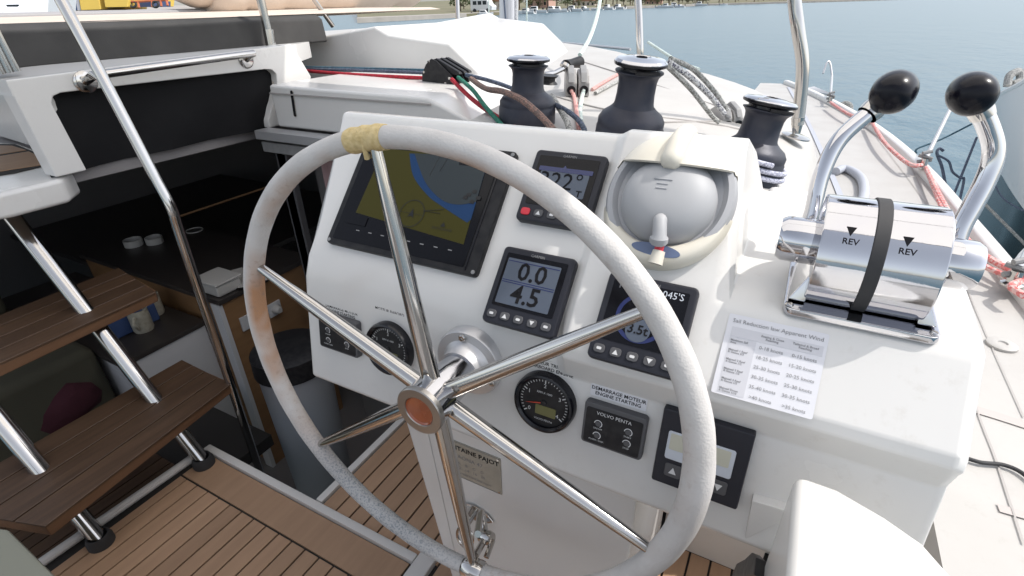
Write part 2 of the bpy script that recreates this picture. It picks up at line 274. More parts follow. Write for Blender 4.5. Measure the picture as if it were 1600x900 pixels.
# ------------------------------------------------------------------ mesh builder
class MB:
    def __init__(s): s.v = []; s.f = []
    def add(s, vs, fs):
        o = len(s.v); s.v += [V(p) for p in vs]; s.f += [[i + o for i in f] for f in fs]; return s
    def box(s, a, b):
        (x0, y0, z0), (x1, y1, z1) = a, b
        x0, x1 = sorted((x0, x1)); y0, y1 = sorted((y0, y1)); z0, z1 = sorted((z0, z1))
        return s.add([(x0, y0, z0), (x1, y0, z0), (x1, y1, z0), (x0, y1, z0), (x0, y0, z1), (x1, y0, z1), (x1, y1, z1), (x0, y1, z1)],
                     [(3, 2, 1, 0), (4, 5, 6, 7), (0, 1, 5, 4), (1, 2, 6, 5), (2, 3, 7, 6), (3, 0, 4, 7)])
    def prism(s, poly, off):
        off = V(off); n = len(poly); a = [V(p) for p in poly]
        nrm = V((0, 0, 0))
        for i in range(n): nrm += a[i].cross(a[(i + 1) % n])
        if nrm.dot(off) < 0: a = a[::-1]
        b = [p + off for p in a]
        return s.add(a + b, [list(range(n))[::-1], list(range(n, 2 * n))] + [(i, (i + 1) % n, n + (i + 1) % n, n + i) for i in range(n)])
    def fbox(s, F, u0, v0, u1, v1, w0, w1, r=0.0, k=4):       # (rounded) rectangle in a frame, extruded along its normal
        return s.prism([F.p(a, b, w0) for a, b in rrect(u0, v0, u1, v1, r, k)], F.n * (w1 - w0))
    def tube(s, pts, r, k=10, closed=False, cap=True):
        pts = [V(p) for p in pts]; n = len(pts); rs = r if isinstance(r, (list, tuple)) else [r] * n
        vs = []; fs = []; prev = None
        for i in range(n):
            if closed: t = pts[(i + 1) % n] - pts[i - 1]
            else: t = pts[min(i + 1, n - 1)] - pts[max(i - 1, 0)]
            t.normalize()
            if prev is None:
                up = V((0, 0, 1)) if abs(t.z) < 0.9 else V((1, 0, 0)); a = t.cross(up).normalized()
            else:
                a = (prev - t * prev.dot(t)).normalized()
            prev = a; b = t.cross(a)
            for j in range(k):
                q = 2 * pi * j / k; vs.append(pts[i] + (a * cos(q) + b * sin(q)) * rs[i])
        m = n if closed else n - 1
        for i in range(m):
            for j in range(k):
                i2 = (i + 1) % n
                fs.append((i * k + j, i * k + (j + 1) % k, i2 * k + (j + 1) % k, i2 * k + j))
        if cap and not closed:
            fs.append(tuple(range(k))[::-1]); fs.append(tuple((n - 1) * k + j for j in range(k)))
        return s.add(vs, fs)
    def lathe(s, prof, o, ax, k=32, x=None, a0=0, a1=2 * pi):  # prof: (radius, height) list
        o = V(o); ax = V(ax).normalized()
        up = V(x) if x is not None else (V((1, 0, 0)) if abs(ax.x) < 0.9 else V((0, 1, 0)))
        a = (up - ax * up.dot(ax)).normalized(); b = ax.cross(a); vs = []; fs = []; n = len(prof)
        full = abs(a1 - a0 - 2 * pi) < 1e-6; kk = k if full else k + 1
        for r, h in prof:
            for j in range(kk):
                q = a0 + (a1 - a0) * j / k; vs.append(o + ax * h + (a * cos(q) + b * sin(q)) * max(r, 1e-5))
        for i in range(n - 1):
            for j in range(k):
                j2 = (j + 1) % kk
                fs.append((i * kk + j, i * kk + j2, (i + 1) * kk + j2, (i + 1) * kk + j))
        return s.add(vs, fs)
    def grid(s, rows):
        n = len(rows); m = len(rows[0])
        return s.add([p for r in rows for p in r], [(i * m + j, i * m + j + 1, (i + 1) * m + j + 1, (i + 1) * m + j) for i in range(n - 1) for j in range(m - 1)])
    def build(s, name, m, parent=None, bevel=0, seg=2, ang=35, smooth=True, recalc=True, sub=0, origin=None, wn=False):
        me = bpy.data.meshes.new(name); bm = bmesh.new()
        o = V(origin) if origin is not None else V((0, 0, 0))
        if parent is not None and origin is None: o = parent.matrix_world.translation.copy()
        vs = [bm.verts.new(p - o) for p in s.v]
        for f in s.f:
            try: bm.faces.new([vs[i] for i in f])
            except ValueError: pass
        bmesh.ops.remove_doubles(bm, verts=bm.verts, dist=1e-6)
        if recalc: bmesh.ops.recalc_face_normals(bm, faces=bm.faces)
        if bevel:
            es = [e for e in bm.edges if len(e.link_faces) == 2 and e.calc_face_angle(0) > radians(28)]
            bmesh.ops.bevel(bm, geom=es, offset=bevel, segments=seg, profile=0.5, affect='EDGES', clamp_overlap=True)
        bm.to_mesh(me); bm.free()
        if smooth:
            me.shade_smooth(); me.set_sharp_from_angle(angle=radians(ang))
        me.materials.append(M[m] if isinstance(m, str) else m)
        ob = bpy.data.objects.new(name, me); COL.objects.link(ob)
        if parent is not None: put(ob, parent, o)
        else: ob.location = o
        if (bevel or wn) and smooth:
            md = ob.modifiers.new('wn', 'WEIGHTED_NORMAL'); md.keep_sharp = True; md.weight = 80
        return ob
def put(ob, parent, o):
    ob.parent = parent; ob.location = V(o) - WORLD[parent.name]; WORLD[ob.name] = V(o)
WORLD = {}
_b = MB.build
def build(s, name, m, parent=None, origin=None, **k):
    o = V(origin) if origin is not None else (WORLD[parent.name] if parent is not None else (sum(s.v, V((0, 0, 0))) / len(s.v)))
    ob = _b(s, name, m, None, origin=o, **k)
    WORLD[ob.name] = V(o)
    if parent is not None: ob.parent = parent; ob.location = V(o) - WORLD[parent.name]
    return ob
MB.build = build
def rrect(u0, v0, u1, v1, r=0.0, k=4):
    if r <= 0: return [(u0, v0), (u1, v0), (u1, v1), (u0, v1)]
    o = []
    for cx, cy, a in ((u1 - r, v0 + r, -pi / 2), (u1 - r, v1 - r, 0), (u0 + r, v1 - r, pi / 2), (u0 + r, v0 + r, pi)):
        for i in range(k + 1):
            q = a + pi / 2 * i / k; o.append((cx + r * cos(q), cy + r * sin(q)))
    return o
def spline(pts, n=8, closed=False):
    pts = [V(p) for p in pts]; o = []; m = len(pts)
    g = (lambda i: pts[i % m]) if closed else (lambda i: pts[min(max(i, 0), m - 1)])
    for i in range(m if closed else m - 1):
        p0, p1, p2, p3 = g(i - 1), g(i), g(i + 1), g(i + 2)
        for j in range(n):
            t = j / n
            o.append(0.5 * ((2 * p1) + (p2 - p0) * t + (2 * p0 - 5 * p1 + 4 * p2 - p3) * t * t + (3 * p1 - p0 - 3 * p2 + p3) * t ** 3))
    if not closed: o.append(pts[-1])
    return o
def tag(o, label, cat, group=None):
    o['label'] = label; o['category'] = cat
    if group: o['group'] = group
    return o
def thing(name, label, cat, loc, group=None):
    o = bpy.data.objects.new(name, None); COL.objects.link(o); o.location = V(loc); o.empty_display_size = 0.05
    WORLD[o.name] = V(loc); return tag(o, label, cat, group)
def struct(o, label=None): o['kind'] = 'structure'; return o
def stuff(o): o['kind'] = 'stuff'; return o
def dup(o, loc, label=None, rotz=0.0, scale=None):
    def cp(a, par):
        c = a.copy(); COL.objects.link(c); WORLD[c.name] = V(loc)
        if par is not None: c.parent = par
        for ch in a.children: cp(ch, c)
        return c
    c = cp(o, None); c.location = V(loc); c.rotation_euler = (0, 0, rotz)
    if scale: c.scale = scale if isinstance(scale, (tuple, list)) else (scale,) * 3
    if label: c['label'] = label
    return c
def text(s, F, u, v, size, m, parent, w=0.0006, align='CENTER', xs=1.0, name='lettering', bold=0.0):
    cu = bpy.data.curves.new('t', 'FONT'); cu.body = s; cu.size = size; cu.align_x = align; cu.align_y = 'CENTER'; cu.resolution_u = 2
    cu.offset = bold; cu.space_line = 0.85
    t = bpy.data.objects.new('t', cu); COL.objects.link(t)
    dg = bpy.context.evaluated_depsgraph_get(); me = bpy.data.meshes.new_from_object(t.evaluated_get(dg))
    bpy.data.objects.remove(t); bpy.data.curves.remove(cu)
    O = WORLD[parent.name]
    for vt in me.vertices: vt.co = F.p(u + vt.co.x * xs, v + vt.co.y, w) - O
    me.name = name; me.materials.clear(); me.materials.append(M[m])
    o = bpy.data.objects.new(name, me); COL.objects.link(o); o.parent = parent; WORLD[o.name] = O
    return o
def flat(F, pts, w, m, parent, name, th=0.0006):
    return MB().prism([F.p(a, b, w - th) for a, b in pts], F.n * th).build(name, m, parent, smooth=False)
def circ(cu, cv, r, k=24, a0=0, a1=2 * pi): return [(cu + r * cos(a0 + (a1 - a0) * i / k), cv + r * sin(a0 + (a1 - a0) * i / k)) for i in range(k)]

# ------------------------------------------------------------------ helm console
con = thing('helm_console', 'white moulded helm console carrying the displays, gauges and throttle behind the wheel', 'helm console', (-0.25, 0.56, -1.35))
Lb = [(0.500, -0.600), (0.4965, -0.592), (0.5225, -0.440)]
PA = Lb + [(0.5305, -0.402), (0.546, -0.3685), (0.565, -0.345), (0.585, -0.3236), (0.66, -0.243), (0.724, -0.1735), (0.736, -0.167), (0.752, -0.167), (0.925, -0.222), (0.95, -0.235), (0.95, -0.60)]
PB = Lb + [(0.5125, -0.414), (0.5072, -0.4005), (0.5105, -0.3865), (0.5747, -0.3141), (0.6497, -0.2335), (0.7137, -0.164), (0.726, -0.157), (0.742, -0.157), (0.925, -0.214), (0.95, -0.228), (0.95, -0.60)]
PC = Lb + [(0.5125, -0.414), (0.5072, -0.4005), (0.5105, -0.3865), (0.5700, -0.3190), (0.585, -0.307), (0.610, -0.301), (0.66, -0.2965), (0.78, -0.287), (0.925, -0.277), (0.95, -0.29), (0.95, -0.60)]
LEFT = [-0.700, -0.702, -0.704, -0.704, -0.704, -0.704, -0.707, -0.730, -0.752, -0.757, -0.760, -0.76, -0.76, -0.74]
def sec(P, xs): return [V((xs[i] if isinstance(xs, list) else xs, *P[i])) for i in range(len(P))]
lin = [x + 0.006 for x in LEFT]
PAi = [(y + (0.004 if 2 <= i <= 8 else 0), z - (0.003 if 2 <= i <= 11 else 0)) for i, (y, z) in enumerate(PA)]
PCi = [(y + (0.006 if 2 <= i <= 6 else 0), z - (0.008 if 4 <= i <= 11 else 0)) for i, (y, z) in enumerate(PC)]
rows = [sec(PAi, LEFT), sec(PA, lin), sec(PA, -0.45), sec(PA, -0.224), sec(PB, -0.208), sec(PB, -0.052), sec(PC, -0.030), sec(PC, 0.10), sec(PC, 0.200), sec(PCi, 0.211)]
mb = MB().grid(rows)
n_ = len(PA)
mb.f.append(list(range(n_))[::-1]); mb.f.append([(len(rows) - 1) * n_ + i for i in range(n_)])
for r_ in range(len(rows) - 1): mb.f.append([r_ * n_, (r_ + 1) * n_, (r_ + 1) * n_ + n_ - 1, r_ * n_ + n_ - 1])
mb.build('dash', 'gel', con, bevel=0.0045, seg=3, ang=60)
ped = [(-0.565, -0.603), (-0.100, -0.603), (-0.100, -1.35), (-0.455, -1.35)]
MB().prism([V((x, 0.56, z)) for x, z in ped], (0, 0.39, 0)).build('pedestal', 'gel', con, bevel=0.006)
MB().box((-0.10, 1.03, -1.35), (0.15, 1.06, -0.603)).build('recess_panel', 'gel', con)
MB().prism([(-0.535, 0.5585, -0.61), (-0.505, 0.5585, -0.61), (-0.44, 0.5585, -1.34), (-0.458, 0.5585, -1.34)], (0, 0.001, 0)).build('pedestal_seam', 'gel', con)
# lip at the console's starboard lower corner
MB().prism([(0.043, 0.497, -0.520), (0.085, 0.497, -0.517), (0.085, 0.497, -0.525), (0.047, 0.497, -0.592)], (0, 0.06, 0)).build('corner_lip', 'gel', con, bevel=0.002)
# shaft flange on the dash
HUBC = V((-0.357, 0.426, -0.459)); HAX = V((0.0094, -0.9996, 0.0264)).normalized()
fl = thing('shaft_flange', 'round grey aluminium flange bolted to the dash behind the wheel hub', 'flange', HUBC - HAX * 0.092)
MB().lathe([(0.0, -0.02), (0.054, -0.02), (0.054, 0.008), (0.0525, 0.011), (0.040, 0.0125), (0.037, 0.016), (0.0335, 0.022), (0.0325, 0.034), (0.0, 0.034)], HUBC - HAX * 0.092, HAX, 48).build('flange_disc', 'alu', fl)
for q in (95, 215, 335):
    d = V((cos(radians(q)), 0, sin(radians(q)))); c = HUBC - HAX * 0.080 + d * 0.0455
    b_ = MB().lathe([(0.0058, -0.004), (0.0058, 0.002), (0.0045, 0.0032), (0.0025, 0.0032), (0.0022, 0.001), (0, 0.001)], c, HAX, 16).build('bolt', 'steel', fl)

# ------------------------------------------------------------------ displays on the dash
def corner_screws(F, u0, v0, u1, v1, w, par):
    for a, b in ((u0, v0), (u1, v0), (u1, v1), (u0, v1)):
        MB().lathe([(0.0032, 0), (0.0032, 0.001), (0.002, 0.0014), (0, 0.0012)], F.p(a, b, w), F.n, 10).build('screw', 'greyplastic', par)
# chart plotter
pu0, pv1 = -0.6616, -0.2723; pu1, pv0 = pu0 + 0.2956, pv1 - 0.2024
pl = thing('chart_plotter', 'large black chart plotter screen showing a yellow and blue sea chart', 'chart plotter', FU.p((pu0 + pu1) / 2, (pv0 + pv1) / 2))
MB().fbox(FU, pu0, pv0, pu1, pv1, -0.002, 0.010, 0.007).build('bezel', 'black', pl, bevel=0.0025)
MB().fbox(FU, pu0 + 0.012, pv0 + 0.010, pu1 - 0.024, pv1 - 0.008, 0.009, 0.0108, 0.003).build('glass', 'screendark', pl, smooth=False)
MB().fbox(FU, pu1 - 0.021, pv0 + 0.006, pu1 - 0.019, pv1 - 0.006, 0.0095, 0.0112).build('bezel_groove', 'blackgloss', pl, smooth=False)
corner_screws(FU, pu0 + 0.006, pv0 + 0.006, pu1 - 0.006, pv1 - 0.006, 0.0098, pl)
def pq(x, y): return FU.hit(x, y, 0.011)
scr = [pq(556, 332), pq(724, 382), pq(764, 247), pq(600, 232)]
flat(FU, scr, 0.0112, 'map_land', pl, 'chart_land')
def sp(pts): return [(p.x, p.y) for p in spline([V((a, b, 0)) for a, b in pts], 5)]
coast = sp([pq(640, 240), pq(646, 275), pq(668, 305), pq(690, 322), pq(730, 348)])
flat(FU, coast + [pq(736, 343), pq(764, 247)], 0.0116, 'map_water', pl, 'chart_shallows')
deep = sp([pq(648, 240), pq(665, 285), pq(690, 312), pq(715, 320), pq(744, 316)])
flat(FU, deep + [pq(764, 247)], 0.0120, 'map_sea', pl, 'chart_sea')
cx, cy = pq(644, 334)
ring = MB()
for a in range(28):
    q0, q1 = 2 * pi * a / 28, 2 * pi * (a + 1) / 28
    ring.add([FU.p(cx + r * cos(q), cy + r * sin(q), 0.0124) for r, q in ((0.0235, q0), (0.0235, q1), (0.0222, q1), (0.0222, q0))], [(0, 1, 2, 3)])
for a, b in ((-0.0225, 0.0225),):
    ring.add([FU.p(cx + a, cy - 0.0003, 0.0124), FU.p(cx + b, cy - 0.0003, 0.0124), FU.p(cx + b, cy + 0.0003, 0.0124), FU.p(cx + a, cy + 0.0003, 0.0124)], [(0, 1, 2, 3)])
ring.add([FU.p(cx, cy + 0.009, 0.0125), FU.p(cx - 0.006, cy - 0.007, 0.0125), FU.p(cx, cy - 0.004, 0.0125), FU.p(cx + 0.006, cy - 0.007, 0.0125)], [(0, 1, 2, 3)])
ring.build('position_marker', 'map_ink', pl, recalc=False, smooth=False)
for (ax, ay), (bx, by) in (((690, 240), (672, 275)), ((703, 243), (688, 268)), ((662, 330), (688, 334)), ((662, 330), (694, 328))):
    a, b = pq(ax, ay), pq(bx, by)
    MB().tube([FU.p(*a, 0.0122), FU.p(*b, 0.0122)], 0.0005, 4).build('chart_line', 'map_ink', pl)
for x, y in ((733, 305), (742, 300), (748, 310), (738, 316), (728, 309)):
    a, b = pq(x, y); MB().fbox(FU, a - 0.004, b - 0.003, a + 0.004, b + 0.003, 0.012, 0.0125, 0.001, 1).build('chart_icon', 'map_ink', pl)
a, b = pq(693, 352); text('▲', FU, a, b, 0.010, 'map_ink', pl, 0.0124); text('ANCHORAGE', FU, a, b - 0.007, 0.006, 'map_ink', pl, 0.0124)
a, b = pq(723, 252); MB().fbox(FU, a - 0.004, b - 0.007, a + 0.030, b + 0.005, 0.0118, 0.0122, 0.001, 1).build('data_box', 'screendark', pl)
a, b = pq(553, 343); MB().fbox(FU, a - 0.014, b - 0.008, a + 0.028, b + 0.008, 0.0118, 0.0122, 0.001, 1).build('data_box', 'screendark', pl)
for i in range(8):
    MB().fbox(FU, pu0 + 0.055 + i * 0.026, pv0 + 0.030, pu0 + 0.062 + i * 0.026, pv0 + 0.0315, 0.0109, 0.0112).build('menu_mark', 'greyplastic', pl, smooth=False)

IW, IH = 0.110, 0.1131
def instrument(F, u, v, label):
    t = thing('instrument_display', label, 'instrument', F.p(u + IW / 2, v - IH / 2), 'square sailing displays on the dash')
    MB().fbox(F, u, v - IH, u + IW, v, -0.002, 0.014, 0.007).build('bezel', 'bezel', t, bevel=0.004, seg=2)
    MB().fbox(F, u + 0.009, v - IH + 0.026, u + IW - 0.009, v - 0.010, 0.0135, 0.0147, 0.002).build('glass', 'screendark', t, smooth=False)
    text('GARMIN', F, u + IW / 2, v - 0.0085, 0.0055, 'greyplastic', t, 0.0150)
    return t
def buttons(F, u, v, t, red=False):
    for i, g in enumerate(('≡', '▲', '■', '▼', '●')):
        c = u + 0.014 + i * 0.0205
        MB().fbox(F, c - 0.007, v - IH + 0.008, c + 0.007, v - IH + 0.019, 0.0135, 0.0158, 0.004).build('button', 'red' if red and i == 0 else 'darkgrey', t, bevel=0.001)
        if i in (1, 3):
            s = 0.003 if i == 1 else -0.003; y = v - IH + 0.0135
            flat(F, [(c - 0.0035, y - s), (c + 0.0035, y - s), (c, y + s)][:: (1 if s > 0 else -1)], 0.0163, 'whiteink', t, 'button_mark')
        elif not (red and i == 0): flat(F, rrect(c - 0.003, v - IH + 0.0118, c + 0.003, v - IH + 0.0152, 0.0012, 2), 0.0163, 'whiteink', t, 'button_mark')
u1_, v1_ = -0.3337, -0.2658
t1 = instrument(FU, u1_, v1_, 'square black display with a red button, partly behind the wheel rim')
buttons(FU, u1_, v1_, t1, True)
flat(FU, rrect(u1_ + 0.018, v1_ - 0.070, u1_ + 0.092, v1_ - 0.034, 0.001, 1), 0.0152, 'lcd', t1, 'lcd_field')
flat(FU, rrect(u1_ + 0.014, v1_ - 0.034, u1_ + 0.096, v1_ - 0.027, 0.001, 1), 0.0155, 'screenblue', t1, 'compass_tape')
flat(FU, [(u1_ + 0.046, v1_ - 0.034), (u1_ + 0.060, v1_ - 0.034), (u1_ + 0.053, v1_ - 0.023)], 0.0158, 'screenblue', t1, 'heading_arrow')
text('322°', FU, u1_ + 0.052, v1_ - 0.049, 0.036, 'ink', t1, 0.0158); text('T', FU, u1_ + 0.084, v1_ - 0.064, 0.013, 'ink', t1, 0.0158, bold=0.0003)
u2_, v2_ = -0.3340, -0.4201
t2_ = instrument(FU, u2_, v2_, 'square black display reading 0.0 over 4.5')
buttons(FU, u2_, v2_, t2_)
flat(FU, rrect(u2_ + 0.013, v2_ - 0.083, u2_ + 0.093, v2_ - 0.017, 0.001, 1), 0.0152, 'lcd', t2_, 'lcd_field')
for q in (0.0205, 0.0485, 0.0515):
    flat(FU, rrect(u2_ + 0.014, v2_ - q - 0.0011, u2_ + 0.092, v2_ - q), 0.0156, 'screenblue', t2_, 'lcd_rule')
text('0.0', FU, u2_ + 0.055, v2_ - 0.0350, 0.036, 'ink', t2_, 0.0157, bold=0.0006); text('4.5', FU, u2_ + 0.055, v2_ - 0.0675, 0.036, 'ink', t2_, 0.0157, bold=0.0006)
u3_, v3_ = FB.hit(957, 427)[0], FB.hit(957, 427)[1]
t3 = instrument(FB, u3_, v3_, 'square black display below the compass with a round blue dial reading 3.5t')
buttons(FB, u3_, v3_, t3)
flat(FB, circ(u3_ + 0.053, v3_ - 0.052, 0.031, 32), 0.0152, 'screenblue', t3, 'wind_dial')
flat(FB, circ(u3_ + 0.053, v3_ - 0.052, 0.026, 32), 0.0155, 'screendark', t3, 'dial_face')
flat(FB, circ(u3_ + 0.053, v3_ - 0.067, 0.015, 24), 0.0158, 'lcd', t3, 'dial_window')
text('3.5t', FB, u3_ + 0.053, v3_ - 0.067, 0.016, 'ink', t3, 0.0164, bold=0.0003)
text("14°", FB, u3_ + 0.023, v3_ - 0.017, 0.011, 'inkgrey', t3, 0.0153); text("045'S", FB, u3_ + 0.083, v3_ - 0.017, 0.012, 'lcdpale', t3, 0.0153)

# lower row -------------------------------------------------
FG = Frame((0, 0.6009186, 0), (1, 0, 0), (0, sin(TL), cos(TL)))
def starter(u, v, wd, ht, label):
    t = thing('engine_start_panel', label, 'starter panel', FG.p(u + wd / 2, v - ht / 2), 'engine start panels')
    MB().fbox(FG, u, v - ht, u + wd, v, -0.002, 0.012, 0.005).build('case', 'darkgrey', t, bevel=0.003)
    MB().fbox(FG, u + 0.004, v - ht + 0.004, u + wd - 0.004, v - 0.007, 0.0115, 0.0128, 0.003).build('keypad', 'black', t, smooth=False)
    text('VOLVO PENTA', FG, u + wd / 2, v - 0.0125, 0.0070, 'whiteink', t, 0.0132)
    for (a, b, s) in ((0.022, -0.028, 'ON/OFF'), (0.022, -0.046, 'ALARM / DISP.'), (0.062, -0.026, 'START'), (0.062, -0.043, 'STOP')):
        c, d = u + a * wd / 0.083, v + b * ht / 0.0635
        k = MB()
        for i in range(14):
            q0 = radians(-60 + i * 17); q1 = radians(-60 + (i + 1) * 17)
            k.add([FG.p(c + r * cos(q), d + r * sin(q), 0.0132) for r, q in ((0.0056, q0), (0.0056, q1), (0.0045, q1), (0.0045, q0))], [(0, 1, 2, 3)])
        k.build('button_ring', 'whiteink', t, recalc=False, smooth=False)
        MB().lathe([(0.0038, 0.0), (0.0036, 0.0012), (0, 0.0014)], FG.p(c, d, 0.0128), FG.n, 14).build('button', 'darkgrey', t)
        text(s, FG, c, d - 0.0075, 0.0034, 'whiteink', t, 0.0132)
starter(-0.1737, -0.4678, 0.0833, 0.0635, 'dark engine start keypad between the round gauge and the twin-window display')
starter(-0.6623, -0.4612, 0.0885, 0.0658, 'dark engine start keypad at the port end of the dash, crossed by a wheel spoke')
def gauge(px, py, label, lit):
    u, v = FG.hit(px, py, 0.008)
    t = thing('tachometer', label, 'gauge', FG.p(u, v), 'round engine gauges')
    c = FG.p(u, v, 0)
    MB().lathe([(0.0, -0.002), (0.0455, -0.002), (0.0455, 0.010), (0.0435, 0.0145), (0.0405, 0.0155), (0.0375, 0.0125), (0.0375, 0.008), (0.0, 0.008)], c, FG.n, 48).build('bezel', 'blackgloss', t)
    flat(FG, circ(u, v, 0.0374, 40), 0.0085, 'black', t, 'dial')
    k = MB()
    for i in range(33):
        q = radians(215 - i * 250 / 32); r0 = 0.030 if i % 8 == 0 else 0.0325
        dx, dy = cos(q), sin(q); hw = 0.0005 if i % 8 else 0.0008
        k.add([FG.p(u + dx * r + dy * s, v + dy * r - dx * s, 0.0089) for r, s in ((r0, hw), (0.0355, hw), (0.0355, -hw), (r0, -hw))], [(0, 1, 2, 3)])
    k.build('dial_ticks', 'whiteink', t, recalc=False, smooth=False)
    for i in range(5):
        q = radians(215 - i * 62.5); text(str(i), FG, u + 0.026 * cos(q), v + 0.026 * sin(q), 0.0085, 'whiteink', t, 0.0089)
    text('RPM X 1000', FG, u, v + 0.015, 0.0045, 'whiteink', t, 0.0089); text('VOLVO PENTA', FG, u + 0.001, v - 0.0275, 0.0042, 'whiteink', t, 0.0089)
    MB().fbox(FG, u - 0.012, v - 0.020, u + 0.019, v - 0.005, 0.0085, 0.0091, 0.001, 1).build('gauge_window', 'lcdolive', t)
    q = radians(205)
    flat(FG, [(u + 0.004 * cos(q + 1.57), v + 0.004 * sin(q + 1.57) + 0.003), (u + 0.030 * cos(q), v + 0.030 * sin(q) + 0.006), (u - 0.002 * cos(q + 1.57), v + 0.001)], 0.0100, 'needle' if lit else 'greyplastic', t, 'needle')
    MB().lathe([(0.0045, 0.008), (0.004, 0.011), (0, 0.0115)], c, FG.n, 16).build('needle_cap', 'black', t)
gauge(850, 629, 'round black engine gauge with a red needle, starboard of the wheel hub', True)
gauge(607, 545, 'round black engine gauge in the shade, port of the wheel hub behind a spoke', False)
tw = thing('tank_display', 'dark square panel with two small pale windows and arrow keys behind the wheel rim', 'display', FG.p(-0.02, -0.5))
du, dv, dw, dh = -0.0738, -0.4430, 0.104, 0.108
MB().fbox(FG, du, dv - dh, du + dw, dv, -0.002, 0.013, 0.003).build('case', 'bezel', tw, bevel=0.003)
MB().fbox(FG, du + 0.011, dv - 0.068, du + dw - 0.015, dv - 0.028, 0.0125, 0.0145, 0.003).build('window_frame', 'lcdpale', tw, bevel=0.001)
for a in (0.0145, 0.054):
    flat(FG, rrect(du + a, dv - 0.053, du + a + 0.030, dv - 0.0305, 0.001, 1), 0.0150, 'lcdcream', tw, 'small_window')
for a, s in ((0.024, 1), (0.078, -1)):
    MB().fbox(FG, du + a - 0.010, dv - 0.093, du + a + 0.010, dv - 0.074, 0.0125, 0.0145, 0.003).build('key', 'darkgrey', tw, bevel=0.001)
    y = dv - 0.0835; pts = [(du + a - 0.0045, y - 0.004 * s), (du + a + 0.0045, y - 0.004 * s), (du + a, y + 0.005 * s)]
    flat(FG, pts if s > 0 else pts[::-1], 0.0150, 'whiteink', tw, 'key_mark')

# stickers ---------------------------------------------------
def sticker(F, x0, y0, l1, l2, wd, label, paper=True):
    u, v = F.hit(x0, y0)
    t = thing('label_sticker', label, 'sticker', F.p(u, v), 'engine name stickers on the dash')
    if paper: MB().fbox(F, u - wd / 2, v - 0.0085, u + wd / 2, v + 0.0085, 0.0, 0.0006, 0.001, 1).build('sticker_film', 'paper', t, smooth=False)
    else: MB().fbox(F, u - wd / 2, v - 0.0085, u + wd / 2, v + 0.0085, 0.0, 0.0004, 0.001, 1).build('sticker_film', 'gel', t, smooth=False)
    text(l1, F, u, v + 0.0035, 0.0072, 'ink', t, 0.0009, bold=0.0001); text(l2, F, u, v - 0.0035, 0.0072, 'ink', t, 0.0009, bold=0.0001)
FS = Frame(FL.p(0, 0, 0.0005), (1, 0, 0), (0, sin(TL), cos(TL)))
sticker(FS, 966, 620, 'DEMARRAGE MOTEUR', 'ENGINE STARTING', 0.075, 'white engine starting sticker above the keypad beside the twin-window display')
sticker(FS, 860, 574, 'MOTEUR TRIBORD', 'STARBOARD ENGINE', 0.068, 'starboard engine sticker above the round gauge with the red needle', False)
FS2 = Frame(V((0, 0.5275, -0.4205)), (1, 0, 0), (0, 0.20, 0.98))
sticker(FS2, 534, 487, 'DEMARRAGE MOTEUR', 'ENGINE STARTING', 0.066, 'engine starting sticker above the keypad at the port end of the dash', False)
sticker(FS2, 609, 490, 'MOTEUR BABORD', 'PORT ENGINE', 0.058, 'port engine sticker above the shaded round gauge', False)
# sail reduction table
su, sv = FB.hit(1142, 495); su2, _ = FB.hit(1290, 530); sb = FB.hit(1114, 612)[1]
W_, H_ = su2 - su, sv - sb
st = thing('sail_table', 'white printed sail reduction table stuck on the dash below the throttle', 'printed table', FB.p(su, sv))
MB().fbox(FB, su - 0.002, sv - H_ - 0.0005, su + W_ + 0.003, sv + 0.004, 0, 0.0007, 0.002, 2).build('sheet', 'paper', st, smooth=False)
flat(FB, rrect(su + 0.004, sv - 0.022, su + W_, sv - 0.0105), 0.0010, 'papergrey', st, 'header_band')
flat(FB, rrect(su + 0.004, sv - H_ + 0.002, su + 0.032, sv - 0.0225), 0.0010, 'papergrey', st, 'row_band')
text('Sail Reduction law Apparent Wind', FB, su + W_ / 2 + 0.001, sv - 0.0035, 0.0066, 'inkgrey', st, 0.0012)
text('Beating & Close\nReaching', FB, su + 0.047, sv - 0.0160, 0.0036, 'inkgrey', st, 0.0013, bold=0.00006)
text('Tailwind & Broad\nReaching', FB, su + 0.080, sv - 0.0160, 0.0036, 'inkgrey', st, 0.0013, bold=0.00006)
rowsT = [('Maximum Sail\nArea', '0-18 knots', '0-15 knots'), ('Mainsail 1 Reef\n& Genoa 2/3', '18-25 knots', '15-20 knots'), ('Mainsail 2 Reef\n& Genoa 1/2', '25-30 knots', '20-25 knots'),
         ('Mainsail 3 Reef\n& Genoa 1/3', '30-35 knots', '25-30 knots'), ('Mainsail 3 Reef\n& Genoa 1/5', '35-40 knots', '30-35 knots'), ('Mainsail Down\n& Genoa 1/10', '>40 knots', '>35 knots')]
for i, (a, b, c) in enumerate(rowsT):
    y = sv - 0.0275 - i * (H_ - 0.031) / 5.2
    text(a, FB, su + 0.0055, y, 0.0033, 'inkgrey', st, 0.0013, 'LEFT', bold=0.00006)
    text(b, FB, su + 0.048, y - 0.0005, 0.0056, 'inkgrey', st, 0.0013); text(c, FB, su + 0.081, y - 0.0005, 0.0056, 'inkgrey', st, 0.0013)
